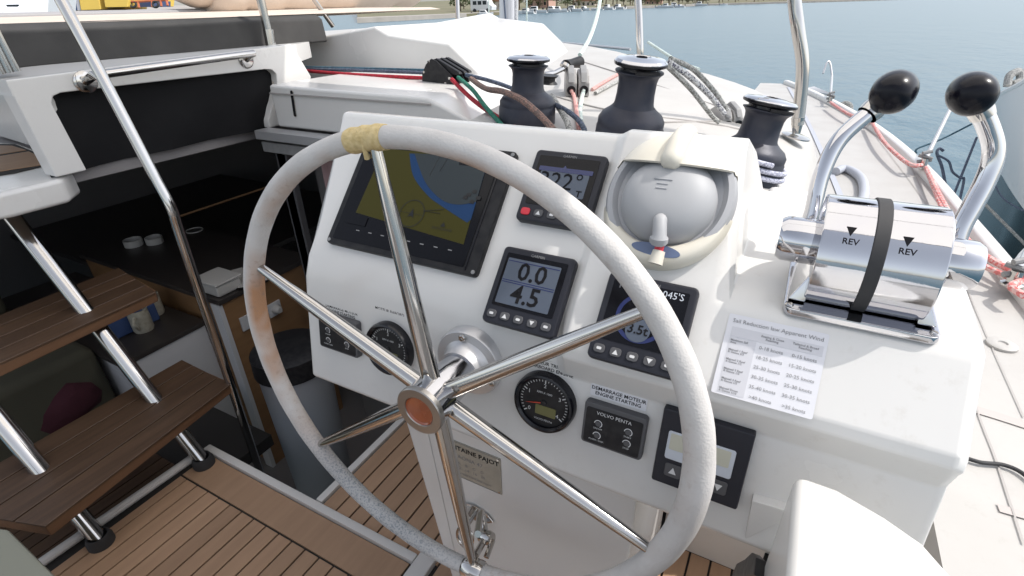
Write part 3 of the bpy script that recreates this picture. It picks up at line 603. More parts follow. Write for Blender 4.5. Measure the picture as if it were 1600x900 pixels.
# builder's plate on the pedestal
FP = Frame((0, 0.5600, 0), (1, 0, 0), (0, 0, 1))
npx = thing('builder_plate', 'engraved metal builder plate screwed to the white pedestal below the wheel hub', 'name plate', FP.p(-0.40, -0.74))
MB().fbox(FP, -0.466, -0.788, -0.340, -0.696, 0, 0.0015, 0.001, 1).build('plate', 'plate', npx, smooth=False)
for q in ((-0.464, -0.698, -0.342, -0.6985), (-0.464, -0.7865, -0.342, -0.787)): flat(FP, rrect(q[0], q[3], q[2], q[1]), 0.002, 'inkgrey', npx, 'engraved_rule')
text('FONTAINE PAJOT', FP, -0.403, -0.712, 0.0150, 'ink', npx, 0.002, bold=0.0002); text('SAONA 47', FP, -0.408, -0.733, 0.0130, 'inkgrey', npx, 0.002)
text('A    B    C    D', FP, -0.405, -0.750, 0.0095, 'inkgrey', npx, 0.002); text('12   14   16   20', FP, -0.405, -0.762, 0.0095, 'inkgrey', npx, 0.002)
text('CHANTIERS FONTAINE PAJOT', FP, -0.403, -0.776, 0.0062, 'inkgrey', npx, 0.002)
for a, b in ((-0.461, -0.701), (-0.345, -0.701), (-0.345, -0.783), (-0.461, -0.783)):
    MB().lathe([(0.002, 0), (0.002, 0.001), (0, 0.001)], FP.p(a, b, 0.0014), FP.n, 8).build('screw', 'steel', npx)

# ------------------------------------------------------------------ steering compass
FC = Frame(FB.o, (1, 0, 0), (0, sin(TU), cos(TU)))
cu_, cv_ = -0.127, -0.3195
cp = thing('steering_compass', 'grey domed compass with cream visor on the raised part of the dash', 'compass', FC.p(cu_, cv_))
cc = FC.p(cu_, cv_)
def ell(r, q, k=1.12): return (cu_ + r * cos(q), cv_ + r * k * sin(q))
rows = []
for r_, h_ in ((0.079, -0.002), (0.0805, 0.004), (0.0795, 0.012), (0.0765, 0.017), (0.070, 0.0185), (0.064, 0.012), (0.02, 0.010), (0.0001, 0.010)):
    rows.append([FC.p(*ell(r_, 2 * pi * i / 64), h_) for i in range(65)])
MB().grid(rows).build('well', 'compdark', cp)
rows = []
for i in range(41):            # cream rim round the bottom, thickest at the foot
    f_ = i / 40; q = radians(196 + 152 * f_); th_ = sin(pi * f_) ** 0.8
    ro_, ri_ = 0.0815 + 0.004 * th_, 0.074 - 0.012 * th_; hh = 0.013 + 0.010 * th_
    rows.append([FC.p(*ell(a, q), b) for a, b in ((ro_, -0.002), (ro_ + 0.001, hh * 0.55), (ro_ - 0.004, hh * 0.92), (ro_ * 0.6 + ri_ * 0.4, hh), (ri_ + 0.003, hh * 0.97), (ri_, hh * 0.8), (ri_ - 0.001, 0.006))])
g_ = MB().grid(rows); g_.f.append(list(range(7))); g_.f.append([280 + i for i in range(7)][::-1]); g_.build('lower_rim', 'cream', cp, ang=60)
prof = [(0.0585 * cos(radians(a)) ** 0.75 if a < 90 else 0, 0.014 + 0.036 * sin(radians(a))) for a in range(0, 91, 6)]
MB().lathe([(0.0595, 0.006)] + prof, FC.p(cu_ + 0.001, cv_ - 0.008), FC.n, 64).build('dome', 'compgrey', cp, ang=60)
# visor: the top segment of a larger shell, cut straight along its lower edge
rows = []; NV = 36; v0 = 0.038
for i in range(NV + 1):
    q = radians(24 + 136 * i / NV); P = (0.081 * cos(q), 0.081 * 1.14 * sin(q)); col = []
    for j in range(9):
        t = j / 8; u = P[0] * (1 - 0.03 * t)
        hh = lambda v: 0.006 + 0.048 * (1 - min(1.0, sqrt((u / 0.083) ** 2 + (v / 0.095) ** 2)) ** 2.6) ** 0.75
        ve = 0.03
        for _ in range(6): ve = 0.5 * ve + 0.5 * (0.0490 - 0.45 * hh(ve))
        v = P[1] + (min(ve, P[1] - 0.001) - P[1]) * t; h = hh(v)
        col.append(FC.p(cu_ + u, cv_ + v, h))
    e = col[-1]; col = [FC.p(cu_ + P[0] * 1.005, cv_ + P[1] * 1.005, -0.002)] + col + [e - FC.n * 0.004 - FC.u * 0.0005, e - FC.n * 0.007 + FC.u * 0.004]
    rows.append(col)
g_ = MB().grid(rows); m_ = len(rows[0]); g_.f.append(list(range(m_))); g_.f.append([NV * m_ + i for i in range(m_)][::-1]); g_.build('visor', 'cream', cp, ang=50)
lug = spline([FC.p(cu_ + 0.004, cv_ + 0.090, 0.014), FC.p(cu_ + 0.003, cv_ + 0.076, 0.034), FC.p(cu_ + 0.001, cv_ + 0.054, 0.047), FC.p(cu_ - 0.002, cv_ + 0.020, 0.050)], 6)
rr_ = [0.010 + 0.004 * i / (len(lug) - 1) for i in range(len(lug))]; rr_[-1] = 0.007; rr_[-2] = 0.0115
MB().tube(lug, rr_, 18).build('visor_lug', 'cream', cp, ang=60)
cv_ -= 0.012
for s in (0, 1, 2):
    c = FC.p(cu_ - 0.004, cv_ + 0.016 - 0.006 * s, 0.0500); MB().tube([c - FC.r * (0.006 if s else 0.011) , c + FC.r * (0.007 if s else 0.011)], 0.0009, 6).build('emblem_bar', 'compdark', cp)
lev = [FC.p(*FC.hit(1032, 350, 0.04), 0.046), FC.p(*FC.hit(1031, 370, 0.04), 0.045), FC.p(*FC.hit(1029, 380, 0.035), 0.038)]
MB().tube(spline([FC.p(*FC.hit(1033, 344, 0.044), 0.044)] + lev, 4), [0.002] + [0.0085] * 8 + [0.011] * 3 + [0.0085], 12).build('lever', 'compgrey', cp)
a_, b_ = FC.hit(1028, 393, 0.034); MB().tube([FC.p(a_ + 0.001, b_ + 0.012, 0.036), FC.p(a_, b_ - 0.002, 0.033)], 0.0055, 10).build('red_collar', 'red', cp)
a_, b_ = FC.hit(1026, 404, 0.03); MB().tube([FC.p(a_ + 0.001, b_ + 0.009, 0.033), FC.p(a_, b_ - 0.007, 0.030)], [0.0075, 0.009], 12).build('lever_tip', 'cream', cp)
a_, b_ = FC.hit(1024, 390, 0.023)
bd = MB().prism([FC.p(a_ + 0.030 * cos(q), b_ + 0.008 * sin(q) - 0.05 * 0.030 * cos(q), 0.0212) for q in [2 * pi * i / 28 for i in range(28)]], FC.n * 0.002).build('badge', 'badge', cp)

# ------------------------------------------------------------------ steering wheel
WR = 0.340
whl = thing('steering_wheel', 'six-spoke steering wheel with worn grey foam rim and yellow tape at the top', 'steering wheel', HUBC)
WE1 = V((1, 0, 0)); WE1 = (WE1 - HAX * WE1.dot(HAX)).normalized(); WE2 = WE1.cross(HAX) * -1
if WE2.z < 0: WE2 = -WE2
def wp(ang, r, l=0.0): return HUBC + (WE1 * cos(ang) + WE2 * sin(ang)) * r + HAX * l
PH = radians(7.39 + 90)
rim_r = 0.0168
RT = [(-180, .90), (-150, .85), (-120, .79), (-90, .78), (-60, .84), (-35, .93), (-10, 1.04), (0, 1.02), (15, .94), (40, .82), (60, .76), (90, .73), (120, .79), (150, .86), (180, .90)]
def rimf(deg):
    deg = (deg + 180) % 360 - 180
    for (a, fa_), (b, fb2) in zip(RT, RT[1:]):
        if deg <= b: return fa_ + (fb2 - fa_) * (deg - a) / (b - a)
    return .9
mb = MB(); pts = [wp(2 * pi * i / 160, WR) for i in range(160)]
mb.tube(pts, [rim_r * rimf(i * 2.25) * (1 + 0.015 * sin(i * 2 * pi / 160 * 9) + 0.012 * sin(i * 2 * pi / 160 * 31)) for i in range(160)], 20, closed=True); mb.build('rim', 'foam', whl, ang=80)
spk_off = [0.035, -0.012, 0.012, 0, 0.008, -0.01]
for k in range(6):
    q = PH - k * pi / 3 + spk_off[k] * 0.6
    MB().tube([wp(q, 0.020), wp(q, 0.05), wp(q, 0.12), wp(q, 0.22), wp(q, WR - 0.012)], [0.0125, 0.0122, 0.0115, 0.0100, 0.0066], 18).build('spoke', 'steel', whl)
    if k == 3:
        pass
MB().lathe([(0.0, -0.068), (0.0295, -0.068), (0.0295, -0.004), (0.033, -0.002), (0.033, 0.030), (0.0, 0.030)], HUBC, HAX, 48).build('hub', 'chrome', whl)
MB().lathe([(0.0215, 0.030), (0.0215, 0.036), (0.0225, 0.0375), (0.034, 0.0375), (0.0352, 0.036), (0.0352, 0.029), (0.033, 0.028)], HUBC, HAX, 48).build('hub_cap', 'brushed', whl)
MB().lathe([(0.0, 0.033), (0.010, 0.0335), (0.019, 0.0345), (0.0212, 0.0365), (0.0222, 0.0355), (0.0222, 0.030)], HUBC, HAX, 40).build('hub_centre', 'hubwood', whl)
q0 = PH + 0.035
mb = MB(); mb.tube([wp(q0 + radians(a), WR) for a in range(-4, 6)], [rim_r * 0.74 + 0.0012 + 0.0006 * (i % 3) for i in range(10)], 20)
mb.build('rim_tape', 'tape', whl)
MB().tube([wp(q0 + radians(1.2), WR - 0.020, 0.004), wp(q0 + radians(0.2), WR - 0.006, rim_r * .74), wp(q0 + radians(0.8), WR + 0.010, rim_r * 0.66)], [0.004, 0.0016, 0.001], 8).build('tape_strip', 'tape', whl)
# shackle round the rim at the foot of the bottom spoke, and the padeye it hangs from
qb = PH - pi
sh = thing('shackle', 'bright snap shackle clamped round the wheel rim by the bottom spoke', 'shackle', wp(qb, WR))
MB().tube([wp(qb + radians(a), WR) for a in (-3.2, -2.4, 0, 2.4, 3.2)], [rim_r * .8 + q_ for q_ in (0.001, 0.004, 0.005, 0.004, 0.001)], 20).build('clamp', 'steel', sh)
e_ = [HD(735, 852, wp(qb, WR).dot(MR[2]) + 0.03), HD(757, 838, wp(qb, WR).dot(MR[2]) + 0.05), HD(752, 800, wp(qb, WR).dot(MR[2]) + 0.07)]
MB().tube(spline([wp(qb, WR - 0.02, -0.01), e_[1], e_[2], wp(qb + 0.02, WR - 0.06, -0.02)], 6), 0.006, 10).build('bail', 'steel', sh)
MB().lathe([(0, -0.012), (0.010, -0.012), (0.012, -0.006), (0.012, 0.006), (0.010, 0.012), (0, 0.012)], e_[1] + V((0.004, 0, 0)), (1, 0, 0.3), 16).build('pin', 'steel', sh)
MB().tube([e_[1] + V((0.016, 0, 0)), e_[0] + V((0.03, 0, -0.012))], 0.005, 8).build('pin_tab', 'steel', sh)
pe = thing('padeye', 'diamond shaped stainless padeye with a ring on the pedestal above the shackle', 'padeye', HY(742, 800, 0.559))
pc = HY(743, 800, 0.559)
MB().prism([pc + V((a, 0, b)) for a, b in ((-0.040, 0.004), (-0.030, 0.014), (0, 0.022), (0.030, 0.012), (0.042, -0.002), (0.030, -0.012), (0, -0.022), (-0.030, -0.014))], (0, -0.004, 0)).build('base_plate', 'steel', pe, bevel=0.0015)
MB().tube(spline([pc + V((-0.008, 0, 0.014)), pc + V((-0.006, -0.030, 0.010)), pc + V((-0.004, -0.032, -0.012)), pc + V((-0.006, 0, -0.016))], 5), 0.0042, 8).build('eye', 'steel', pe)
for s in (-0.03, 0.032): MB().lathe([(0.004, 0), (0.003, 0.002), (0, 0.002)], pc + V((s, -0.004, 0)), (0, -1, 0), 10).build('screw', 'greyplastic', pe)
rc = pc + V((-0.004, -0.036, -0.034))
MB().tube([rc + V((0.018 * cos(a), 0.004 * sin(a), 0.024 * sin(a))) for a in [2 * pi * i / 24 for i in range(24)]], 0.003, 8, closed=True).build('ring', 'steel', pe)

# ------------------------------------------------------------------ twin throttle
th = thing('throttle_control', 'polished twin-lever engine throttle with black egg knobs on the console top', 'throttle', (0.10, 0.63, -0.305))
x0, x1 = 0.034, 0.164
def tprof(g=0.0):
    o = []
    for a in range(178, -30, -13): o.append((0.635 - (0.062 + g) * cos(radians(180 - a)), -0.245 + (0.050 + g) * sin(radians(a))))
    o = [(0.590 - g, -0.296)] + o[:] + [(0.69 + g, -0.296)]
    return o
CY, CZ, CR = 0.640, -0.2520, 0.0625
def arc(R):
    a0 = math.asin((CZ + 0.297) / R)
    return [(CY - R * cos(a), CZ + R * sin(a)) for a in [-a0 + (pi + 2 * a0) * i / 36 for i in range(37)]]
MB().prism([V((x0 + 0.010, y, z)) for y, z in arc(CR)], (x1 - x0 - 0.020, 0, 0)).build('housing', 'chrome', th, bevel=0.002, seg=2, ang=40)
MB().prism([V((x0 + 0.056, y, z)) for y, z in arc(CR + 0.0020)], (0.013, 0, 0)).build('strap', 'rubber', th, bevel=0.0006, seg=1)
bp = [(x0 - 0.006, 0.575), (x1 + 0.006, 0.573), (x1 + 0.006, 0.715), (x0 - 0.006, 0.715)]
FT = Frame((0, 0.645, -0.3005), (1, 0, 0), (0, 1, 0.075))
MB().fbox(FT, x0 - 0.008, -0.070, x1 + 0.006, 0.07, -0.004, 0.0055, 0.010).build('base_plate', 'chrome', th, bevel=0.0025)
for sx in (x0 + 0.001, x1 - 0.003):
    s = 1 if sx > 0.1 else -1
    MB().add([(sx + s * 0.006, 0.590, -0.297), (sx - s * 0.012, 0.590, -0.297), (sx - s * 0.012, 0.600, -0.262), (sx + s * 0.006, 0.690, -0.297), (sx - s * 0.012, 0.690, -0.297), (sx - s * 0.012, 0.680, -0.262)],
             [(0, 1, 2), (3, 5, 4), (0, 2, 5, 3), (1, 4, 5, 2), (0, 3, 4, 1)]).build('flank', 'chrome', th, bevel=0.002)
for a, b in ((x0 - 0.002, -0.062), (x1 + 0.0, -0.062)):
    MB().lathe([(0.0045, 0), (0.003, 0.0018), (0, 0.0016)], FT.p(a, b, 0.0056), FT.n, 12).build('screw', 'steel', th)
for xa, xb in ((x0 + 0.012, 0.006), (x1 - 0.012, 0.187)):
    s = 1 if xb > xa else -1; yb, zb = 0.628, -0.240
    MB().lathe([(0.0, -0.002), (0.024, -0.002), (0.0255, 0.002), (0.0255, abs(xb - xa) - 0.006), (0.022, abs(xb - xa)), (0.0, abs(xb - xa))], (xa, yb, zb), (s, 0, 0), 32).build('boss', 'chrome', th)
def lever(pix, dep, kpix, kd, r=0.0096, kl=0.84, kr=0.93, lean=0.55, name='lever'):
    p = [HD(x, y, d) for (x, y), d in zip(pix, dep)]
    lv = MB().tube(spline(p, 8), r, 18).build(name, 'chrome', th)
    c = HD(*kpix, kd); ax = (c - p[-2]).normalized()
    # egg-shaped knob leaning to starboard in the picture
    ax = (ax * 0.4 + (MR[0] * 0.80 - MR[1] * lean) + MR[2] * (1 - kl) * 6).normalized()
    prof = [(0.0, -0.034), (0.012, -0.033), (0.0195, -0.027), (0.0235, -0.016), (0.0250, -0.002), (0.0240, 0.010), (0.0200, 0.021), (0.0135, 0.028), (0.006, 0.0315), (0.0, 0.032)]
    MB().lathe([(a * kr, b * kl) for a, b in prof], c, ax, 40).build('knob', 'knob', lv, ang=70)
    e = p[-1]; d = (p[-1] - p[-2]).normalized()
    MB().lathe([(0.0125, -0.012), (0.0135, -0.004), (0.0125, 0.006), (0.009, 0.010)], e, d, 20).build('ferrule', 'steel', lv)
lever([(1252, 372), (1268, 335), (1283, 275), (1312, 218), (1368, 168)], [0.655, 0.645, 0.635, 0.625, 0.615], (1397, 143), 0.60)
lever([(1488, 398), (1499, 360), (1518, 324), (1537, 288), (1550, 255), (1552, 226), (1543, 196), (1530, 168)], [0.652, 0.645, 0.638, 0.631, 0.624, 0.618, 0.612, 0.606], (1518, 146), 0.588, 0.0112, 0.84, 0.94, 0.35)
def barrel(px, py):        # tangent frame where the line of sight meets the barrel
    d = ray(px, py); a = d.y ** 2 + d.z ** 2; b = -2 * (CY * d.y + CZ * d.z); c = CY ** 2 + CZ ** 2 - CR ** 2
    p = d * ((-b - sqrt(b * b - 4 * a * c)) / (2 * a)); nn = V((0, p.y - CY, p.z - CZ)).normalized()
    return Frame(p, (1, 0, 0), nn.cross(V((1, 0, 0))))
for (px, py), (ax_, ay_) in (((1329, 378), (1330, 362)), ((1418, 394), (1419, 378))):
    text('REV', barrel(px, py), 0, 0, 0.0088, 'ink', th, 0.0004, bold=0.0001)
    F_ = barrel(ax_, ay_); MB().prism([F_.p(a, b, -0.0004) for a, b in ((-0.0045, 0.005), (0.0045, 0.005), (0, -0.005))], F_.n * 0.0009).build('arrow_mark', 'ink', th, smooth=False)
# ------------------------------------------------------------------ moulded boat structure round the helm
ZF = -1.350
fb = struct(MB().box((-1.62, -1.6, ZF - 0.06), (-1.095, 0.665, ZF - 0.006)).box((-1.095, -1.6, ZF - 0.06), (0.40, 1.60, ZF - 0.006)).build('cockpit_floor', 'caulk', smooth=False, origin=(0, 0, 0)))
x = -1.540
while x < -0.705:          # near floor: planks running fore and aft
    MB().box((x, -1.5, ZF - 0.012), (x + 0.0495, 0.537, ZF + random.uniform(-0.0004, 0.0004))).build('plank', 'wood', fb, bevel=0.0008, seg=1); x += 0.055
MB().box((-1.575, 0.543, ZF - 0.012), (-0.70, 0.640, ZF)).build('border_plank', 'wood', fb, bevel=0.0008, seg=1)
MB().box((-1.575, -1.5, ZF - 0.012), (-1.546, 0.537, ZF)).build('border_plank', 'wood', fb, bevel=0.0008, seg=1)
x = -1.062
while x < 0.30:            # helm floor beyond the white edge
    y0 = 0.672 if x < -0.655 else -1.5
    y1 = 1.55 if x < -0.45 else 1.029
    MB().box((x, y0, ZF - 0.012), (x + 0.0495, y1, ZF + random.uniform(-0.0004, 0.0004))).build('plank', 'wood', fb, bevel=0.0008, seg=1); x += 0.055
MB().box((-1.61, 0.643, ZF - 0.05), (-0.690, 0.670, ZF + 0.012)).build('floor_rim', 'rimwhite', fb, bevel=0.006)
MB().box((-0.690, -1.5, ZF - 0.05), (-0.635, 0.690, ZF + 0.013)).build('floor_rim', 'rimwhite', fb, bevel=0.008)
MB().box((-1.092, 0.672, ZF - 0.05), (-1.066, 1.55, ZF + 0.010)).build('floor_rim', 'rimwhite', fb, bevel=0.005)
a, b = HZ(40, 896, ZF + 0.01), HZ(300, 716, ZF + 0.01)
MB().tube([a, b], 0.014, 10).build('floor_rim', 'rimwhite', fb)
# lower floor seen past the stairs, with its own darker planks
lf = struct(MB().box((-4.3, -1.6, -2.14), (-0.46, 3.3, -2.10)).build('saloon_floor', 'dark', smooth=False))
sf = struct(MB().box((-2.5, -1.2, -1.56), (-1.63, 0.9, -1.506)).build('side_floor', 'caulk', smooth=False))
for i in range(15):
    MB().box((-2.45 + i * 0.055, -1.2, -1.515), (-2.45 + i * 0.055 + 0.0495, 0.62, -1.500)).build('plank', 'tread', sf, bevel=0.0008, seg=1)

# side of the flybridge: white frame round a dark blind
FW = Frame((-1.95, 0, 0), (0, 1, 0), (0, 0, 1))       # normal points to starboard
sw = struct(MB().prism([FW.p(*q) for q in [(0.684, -0.147), (1.680, -0.119), (1.750, -0.255), (1.660, -0.425), (1.475, -0.425), (1.478, -0.395), (1.525, -0.325), (1.562, -0.262), (1.570, -0.225), (1.553, -0.207), (1.52, -0.202), (0.80, -0.196), (0.778, -0.203), (0.768, -0.222), (0.785, -0.425), (0.700, -0.425)]], (-0.07, 0, 0)).build('flybridge_side', 'gel', bevel=0.006))
struct(MB().prism([V((-2.00, 0.72, -0.424)), V((-2.35, 0.86, -0.424)), V((-2.95, 0.92, -0.424)), V((-2.95, 0.96, -0.424)), V((-2.00, 0.80, -0.424))], (0, 0, 0.23)).build('flybridge_end', 'gel', bevel=0.006))
struct(MB().box((-3.2, 2.12, -0.50), (-1.955, 2.2, -0.13)).build('flybridge_bulkhead', 'gel'))
LG = [(-1.953, 0.686, -0.149), (-1.953, 1.70, -0.121), (-2.09, 1.90, -0.124), (-2.95, 1.90, -0.124), (-2.95, 0.686, -0.129), (-2.13, 0.686, -0.129)]
struct(MB().add([V(p) for p in LG] + [V((p[0], p[1], -0.19)) for p in LG], [(0, 1, 5), (1, 2, 5), (2, 3, 4, 5), (6, 7, 8, 9, 10, 11)] + [(i, (i + 1) % 6, 6 + (i + 1) % 6, 6 + i) for i in range(6)]).build('flybridge_ledge', 'gel', smooth=False))
bl = thing('roller_blind', 'black blind filling the opening under the grab rail', 'blind', (-2.0, 1.15, -0.3))
rows = []
for i in range(13):
    t = i / 12; y = 0.70 + 0.93 * t
    rows.append([V((-1.995 - 0.012 * sin(t * 17 + j * 0.8) * (j / 5) - 0.01 * sin(t * 5), y, -0.17 - 0.26 * j / 5)) for j in range(6)])
MB().grid(rows).build('blind_cloth', 'smoke', bl, recalc=False)
for y, z in ((1.545, -0.235),): MB().lathe([(0.006, 0), (0.005, 0.003), (0, 0.003)], (-1.955, y, z - 0.02), (1, 0, 0), 10).build('stud', 'steel', bl)
# cabin shell (dark inside)
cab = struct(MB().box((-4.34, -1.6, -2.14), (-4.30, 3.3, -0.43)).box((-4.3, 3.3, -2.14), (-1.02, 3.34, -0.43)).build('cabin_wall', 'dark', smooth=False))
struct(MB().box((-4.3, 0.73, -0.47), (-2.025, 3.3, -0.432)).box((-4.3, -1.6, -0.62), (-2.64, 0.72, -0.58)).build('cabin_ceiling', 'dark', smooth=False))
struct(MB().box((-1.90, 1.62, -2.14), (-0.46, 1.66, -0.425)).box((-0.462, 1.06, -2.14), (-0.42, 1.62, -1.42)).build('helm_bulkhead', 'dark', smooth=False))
# shelf between the flybridge and the console
shp = [V((-1.89, 1.47, -0.252)), V((-1.115, 1.47, -0.262)), V((-1.055, 1.47, -0.285)), V((-0.90, 1.47, -0.345)), V((-0.90, 1.47, -0.415)), V((-1.89, 1.47, -0.415))]
shf = struct(MB().prism(shp, (0, 0.62, 0)).build('rope_shelf', 'gel', bevel=0.012, seg=3))
MB().box((-1.885, 1.463, -0.285), (-1.10, 1.469, -0.280)).build('shelf_groove', 'seam', shf)
slot = HY(459, 162, 1.469)
MB().fbox(Frame(slot, (1, 0, 0), (0.1, 0, 1)), -0.008, -0.05, 0.008, 0.05, 0.0, 0.003, 0.007).build('slot_plate', 'steel', shf, bevel=0.001)
MB().fbox(Frame(slot, (1, 0, 0), (0.1, 0, 1)), -0.004, -0.042, 0.004, 0.042, 0.003, 0.0038, 0.003).build('slot', 'ink', shf, smooth=False)
# tracks and dim things under the shelf
trk = thing('door_track', 'grey sliding door track under the white shelf', 'door track', (-1.5, 1.5, -0.43))
MB().box((-1.95, 1.40, -0.455), (-0.85, 1.47, -0.420)).build('rail', 'alu', trk, bevel=0.003)
MB().box((-1.95, 1.42, -0.51), (-0.85, 1.47, -0.468)).build('lower_rail', 'greyplastic', trk, bevel=0.003)
for px_, py_ in ((440, 225), (457, 290)):
    p = HY(px_, py_, 1.46); MB().box((p.x - 0.03, 1.44, -1.6), (p.x + 0.03, 1.47, -0.47)).build('door_post', 'darkgrey', trk, bevel=0.003)
p = HY(535, 262, 1.50); q = HY(500, 345, 1.50)
ct = MB(); rows = []
for i in range(15):
    t = i / 14; rows.append([V((p.x - 0.12 + 0.30 * t, 1.50 + 0.02 * sin(t * 22), z)) for z in (-0.50, -0.7, -0.95)])
tag(ct.grid(rows).build('curtain', 'pink', recalc=False), 'dusky pink curtain in the gap left of the large plotter', 'curtain')

# raised block forward of the shelf
bw = [HY(x, y, 2.08) for x, y in ((470, 125), (476, 62), (585, 41), (606, 54), (702, 68), (772, 142))]
bw[0].z = -0.31; bw[-1].z = -0.31
rows = [bw, [p + V((0, 0.55, 0.0)) for p in bw], [p + V((-0.25, 1.5, 0.03 if 0 < i < 5 else 0)) for i, p in enumerate(bw)], [p + V((-0.9, 2.9, -0.08 if 0 < i < 5 else -0.02)) for i, p in enumerate(bw)]]
mbk = MB().grid(rows); mbk.f.append([0, 1, 2, 3, 4, 5]); mbk.f.append([18 + i for i in range(6)][::-1])
struct(mbk.build('flybridge_front', 'gel', bevel=0.014, seg=3, ang=45))

# coachroof: cambered sheet falling to the side deck, front edge curved
def crz(xx, yy):
    pts = [(-5, -0.20), (-3, -0.24), (-2, -0.265), (-1.2, -0.29), (-0.7, -0.302), (-0.4, -0.315), (-0.2, -0.345), (-0.05, -0.385), (0.04, -0.43), (0.10, -0.55), (0.14, -0.72), (0.16, -0.86)]
    sh = max(0, 0.09 * (yy - 1.6)) if xx > -0.6 else max(0, 0.09 * (yy - 1.6)) * max(0, (xx + 2.2) / 1.6)
    for (a, za), (b, zb) in zip(pts, pts[1:]):
        if xx <= b: return za + (zb - za) * (xx - a) / (b - a)
    return -0.86
XS = [-5, -4, -3.2, -2.6, -2.1, -1.8, -1.5, -1.2, -1.0, -0.8, -0.6, -0.45, -0.3, -0.2, -0.1, -0.03, 0.03, 0.06, 0.10, 0.13, 0.155]
def yfront(xx):
    P = [(-5, 6.3), (-3.4, 5.35), (-2.28, 4.65), (-1.36, 4.05), (-0.68, 3.15), (-0.36, 2.85), (-0.1, 2.58), (0.06, 2.30), (0.16, 2.15)]
    for (a, za), (b, zb) in zip(P, P[1:]):
        if xx <= b: return za + (zb - za) * (xx - a) / (b - a)
    return 2.15
rows = []
for xx in XS:
    y1 = yfront(xx); y0 = 0.955 if xx > -0.92 else 2.05
    if xx < -1.6: y0 = 2.6
    rr = [V((xx, y0 + (y1 - 0.08 - y0) * j / 8, crz(xx, y0))) for j in range(9)]
    rr += [V((xx, y1 - 0.03, crz(xx, y1) - 0.012)), V((xx, y1, crz(xx, y1) - 0.05)), V((xx, y1 + 0.03, -0.9))]
    rows.append(rr)
cr = struct(MB().grid(rows).build('coachroof', 'deck', ang=50))
sd = lambda pts, r=0.0035, n='coachroof_seam': MB().tube(spline([V((p.x, p.y, crz(p.x, p.y) + 0.001)) for p in [HZ(a, b, z) for a, b, z in pts]], 6), r, 6).build(n, 'seam', cr)
sd([(860, 150, -0.30), (960, 175, -0.31), (1100, 205, -0.36), (1160, 215, -0.38)]); sd([(905, 95, -0.29), (1000, 120, -0.29), (1120, 160, -0.32)]); sd([(1000, 190, -0.31), (1120, 200, -0.36)])
# moulded hump along the roof edge
hp = [HZ(x, y, -0.30) for x, y in ((1060, 128), (1130, 118), (1200, 124), (1232, 134), (1262, 170))]
# side deck
dk = [(1228, 131), (1262, 145), (1312, 170), (1372, 208), (1440, 268), (1515, 358), (1590, 452)]
edge = [HZ(x, y, -0.85) for x, y in dk]
edge += [V((0.79, 1.2, -0.85)), V((0.80, 0.4, -0.85)), V((0.80, -1.0, -0.85))]
edge = spline(edge, 6)
def inner(p): return min(-0.5, p.x - 0.25) if p.y > 3 else (0.08 if p.y > 1.10 else 0.37)
rows = [[V((inner(p), p.y, -0.851)), V(((p.x + inner(p)) / 2, p.y, -0.850)), p] for p in edge]
deck = struct(MB().grid(rows).build('side_deck', 'deck'))
MB().box((0.372, -1.5, -1.35), (0.385, 1.12, -0.853)).box((0.13, 1.122, -1.35), (0.385, 1.135, -0.853)).build('deck_side', 'gel', deck)
# toe rail
rows = []
for p in edge:
    rows.append([p + V((-0.03, 0, -0.01)), p + V((-0.028, 0, 0.030)), p + V((-0.018, 0, 0.040)), p + V((0.018, 0, 0.040)), p + V((0.028, 0, 0.030)), p + V((0.040, 0, -0.02)), p + V((0.03, 0, -1.4)), p + V((-0.1, 0, -1.9))])
tr = struct(MB().grid(rows).build('toe_rail', 'gel', ang=50))
def dline(pts, wd, m, n='deck_seam', z=-0.8466):
    P = spline([HZ(x, y, z) for x, y in pts], 5); r = []
    for i, p in enumerate(P):
        t = (P[min(i + 1, len(P) - 1)] - P[max(i - 1, 0)]).normalized(); s = V((t.y, -t.x, 0)) * wd / 2; r.append([p - s, p + s])
    return MB().grid(r).build(n, m, deck, recalc=False, smooth=False)
dline([(1400, 215), (1455, 330), (1506, 566), (1559, 725), (1600, 850)], 0.0035, 'seam')
dline([(1370, 215), (1455, 330), (1540, 519), (1600, 652)], 0.003, 'seam')
dline([(1500, 632), (1560, 650), (1640, 676)], 0.030, 'pinkline', z=-0.8474)
dline([(1560, 793), (1605, 806), (1660, 824)], 0.02, 'pinkline', z=-0.8474)
for x, y, r in ((1565, 540, 0.035),):
    p = HZ(x, y, -0.849); f_ = tag(MB().lathe([(r, 0), (r, 0.006), (r - 0.006, 0.009), (0.012, 0.009), (0.010, 0.005), (0, 0.005)], p, (0, 0, 1), 28).build('deck_filler', 'deck'), 'round flush filler cap on the white side deck right of the throttle', 'deck filler')
p = HZ(1600, 760, -0.8455)
tag(MB().tube(spline([HZ(1490, 708, -0.842), HZ(1530, 722, -0.842), HZ(1570, 727, -0.842), HZ(1605, 745, -0.842), HZ(1660, 800, -0.842)], 8), 0.0042, 8).build('cable', 'rubber'), 'black cable lying on the white side deck', 'cable')
shade_pts = [HZ(x, y, -0.845) for x, y in ((1232, 136), (1262, 190), (1292, 255), (1322, 328), (1345, 400))]
r = [[p + V((-0.014, 0, 0)), p + V((0.014, 0, 0))] for p in spline(shade_pts, 5)]
tag(MB().grid(r).build('shade_strip', 'shade_hose_grey', recalc=False, smooth=False), 'flat grey strip painted as shade, running forward along the side deck', 'shade_strip')  # grey strip painted in for the shade along the cabin side
hs = [HZ(x, y, -0.835) for x, y in ((1290, 330), (1308, 300), (1330, 318), (1349, 296), (1338, 270), (1310, 263))]
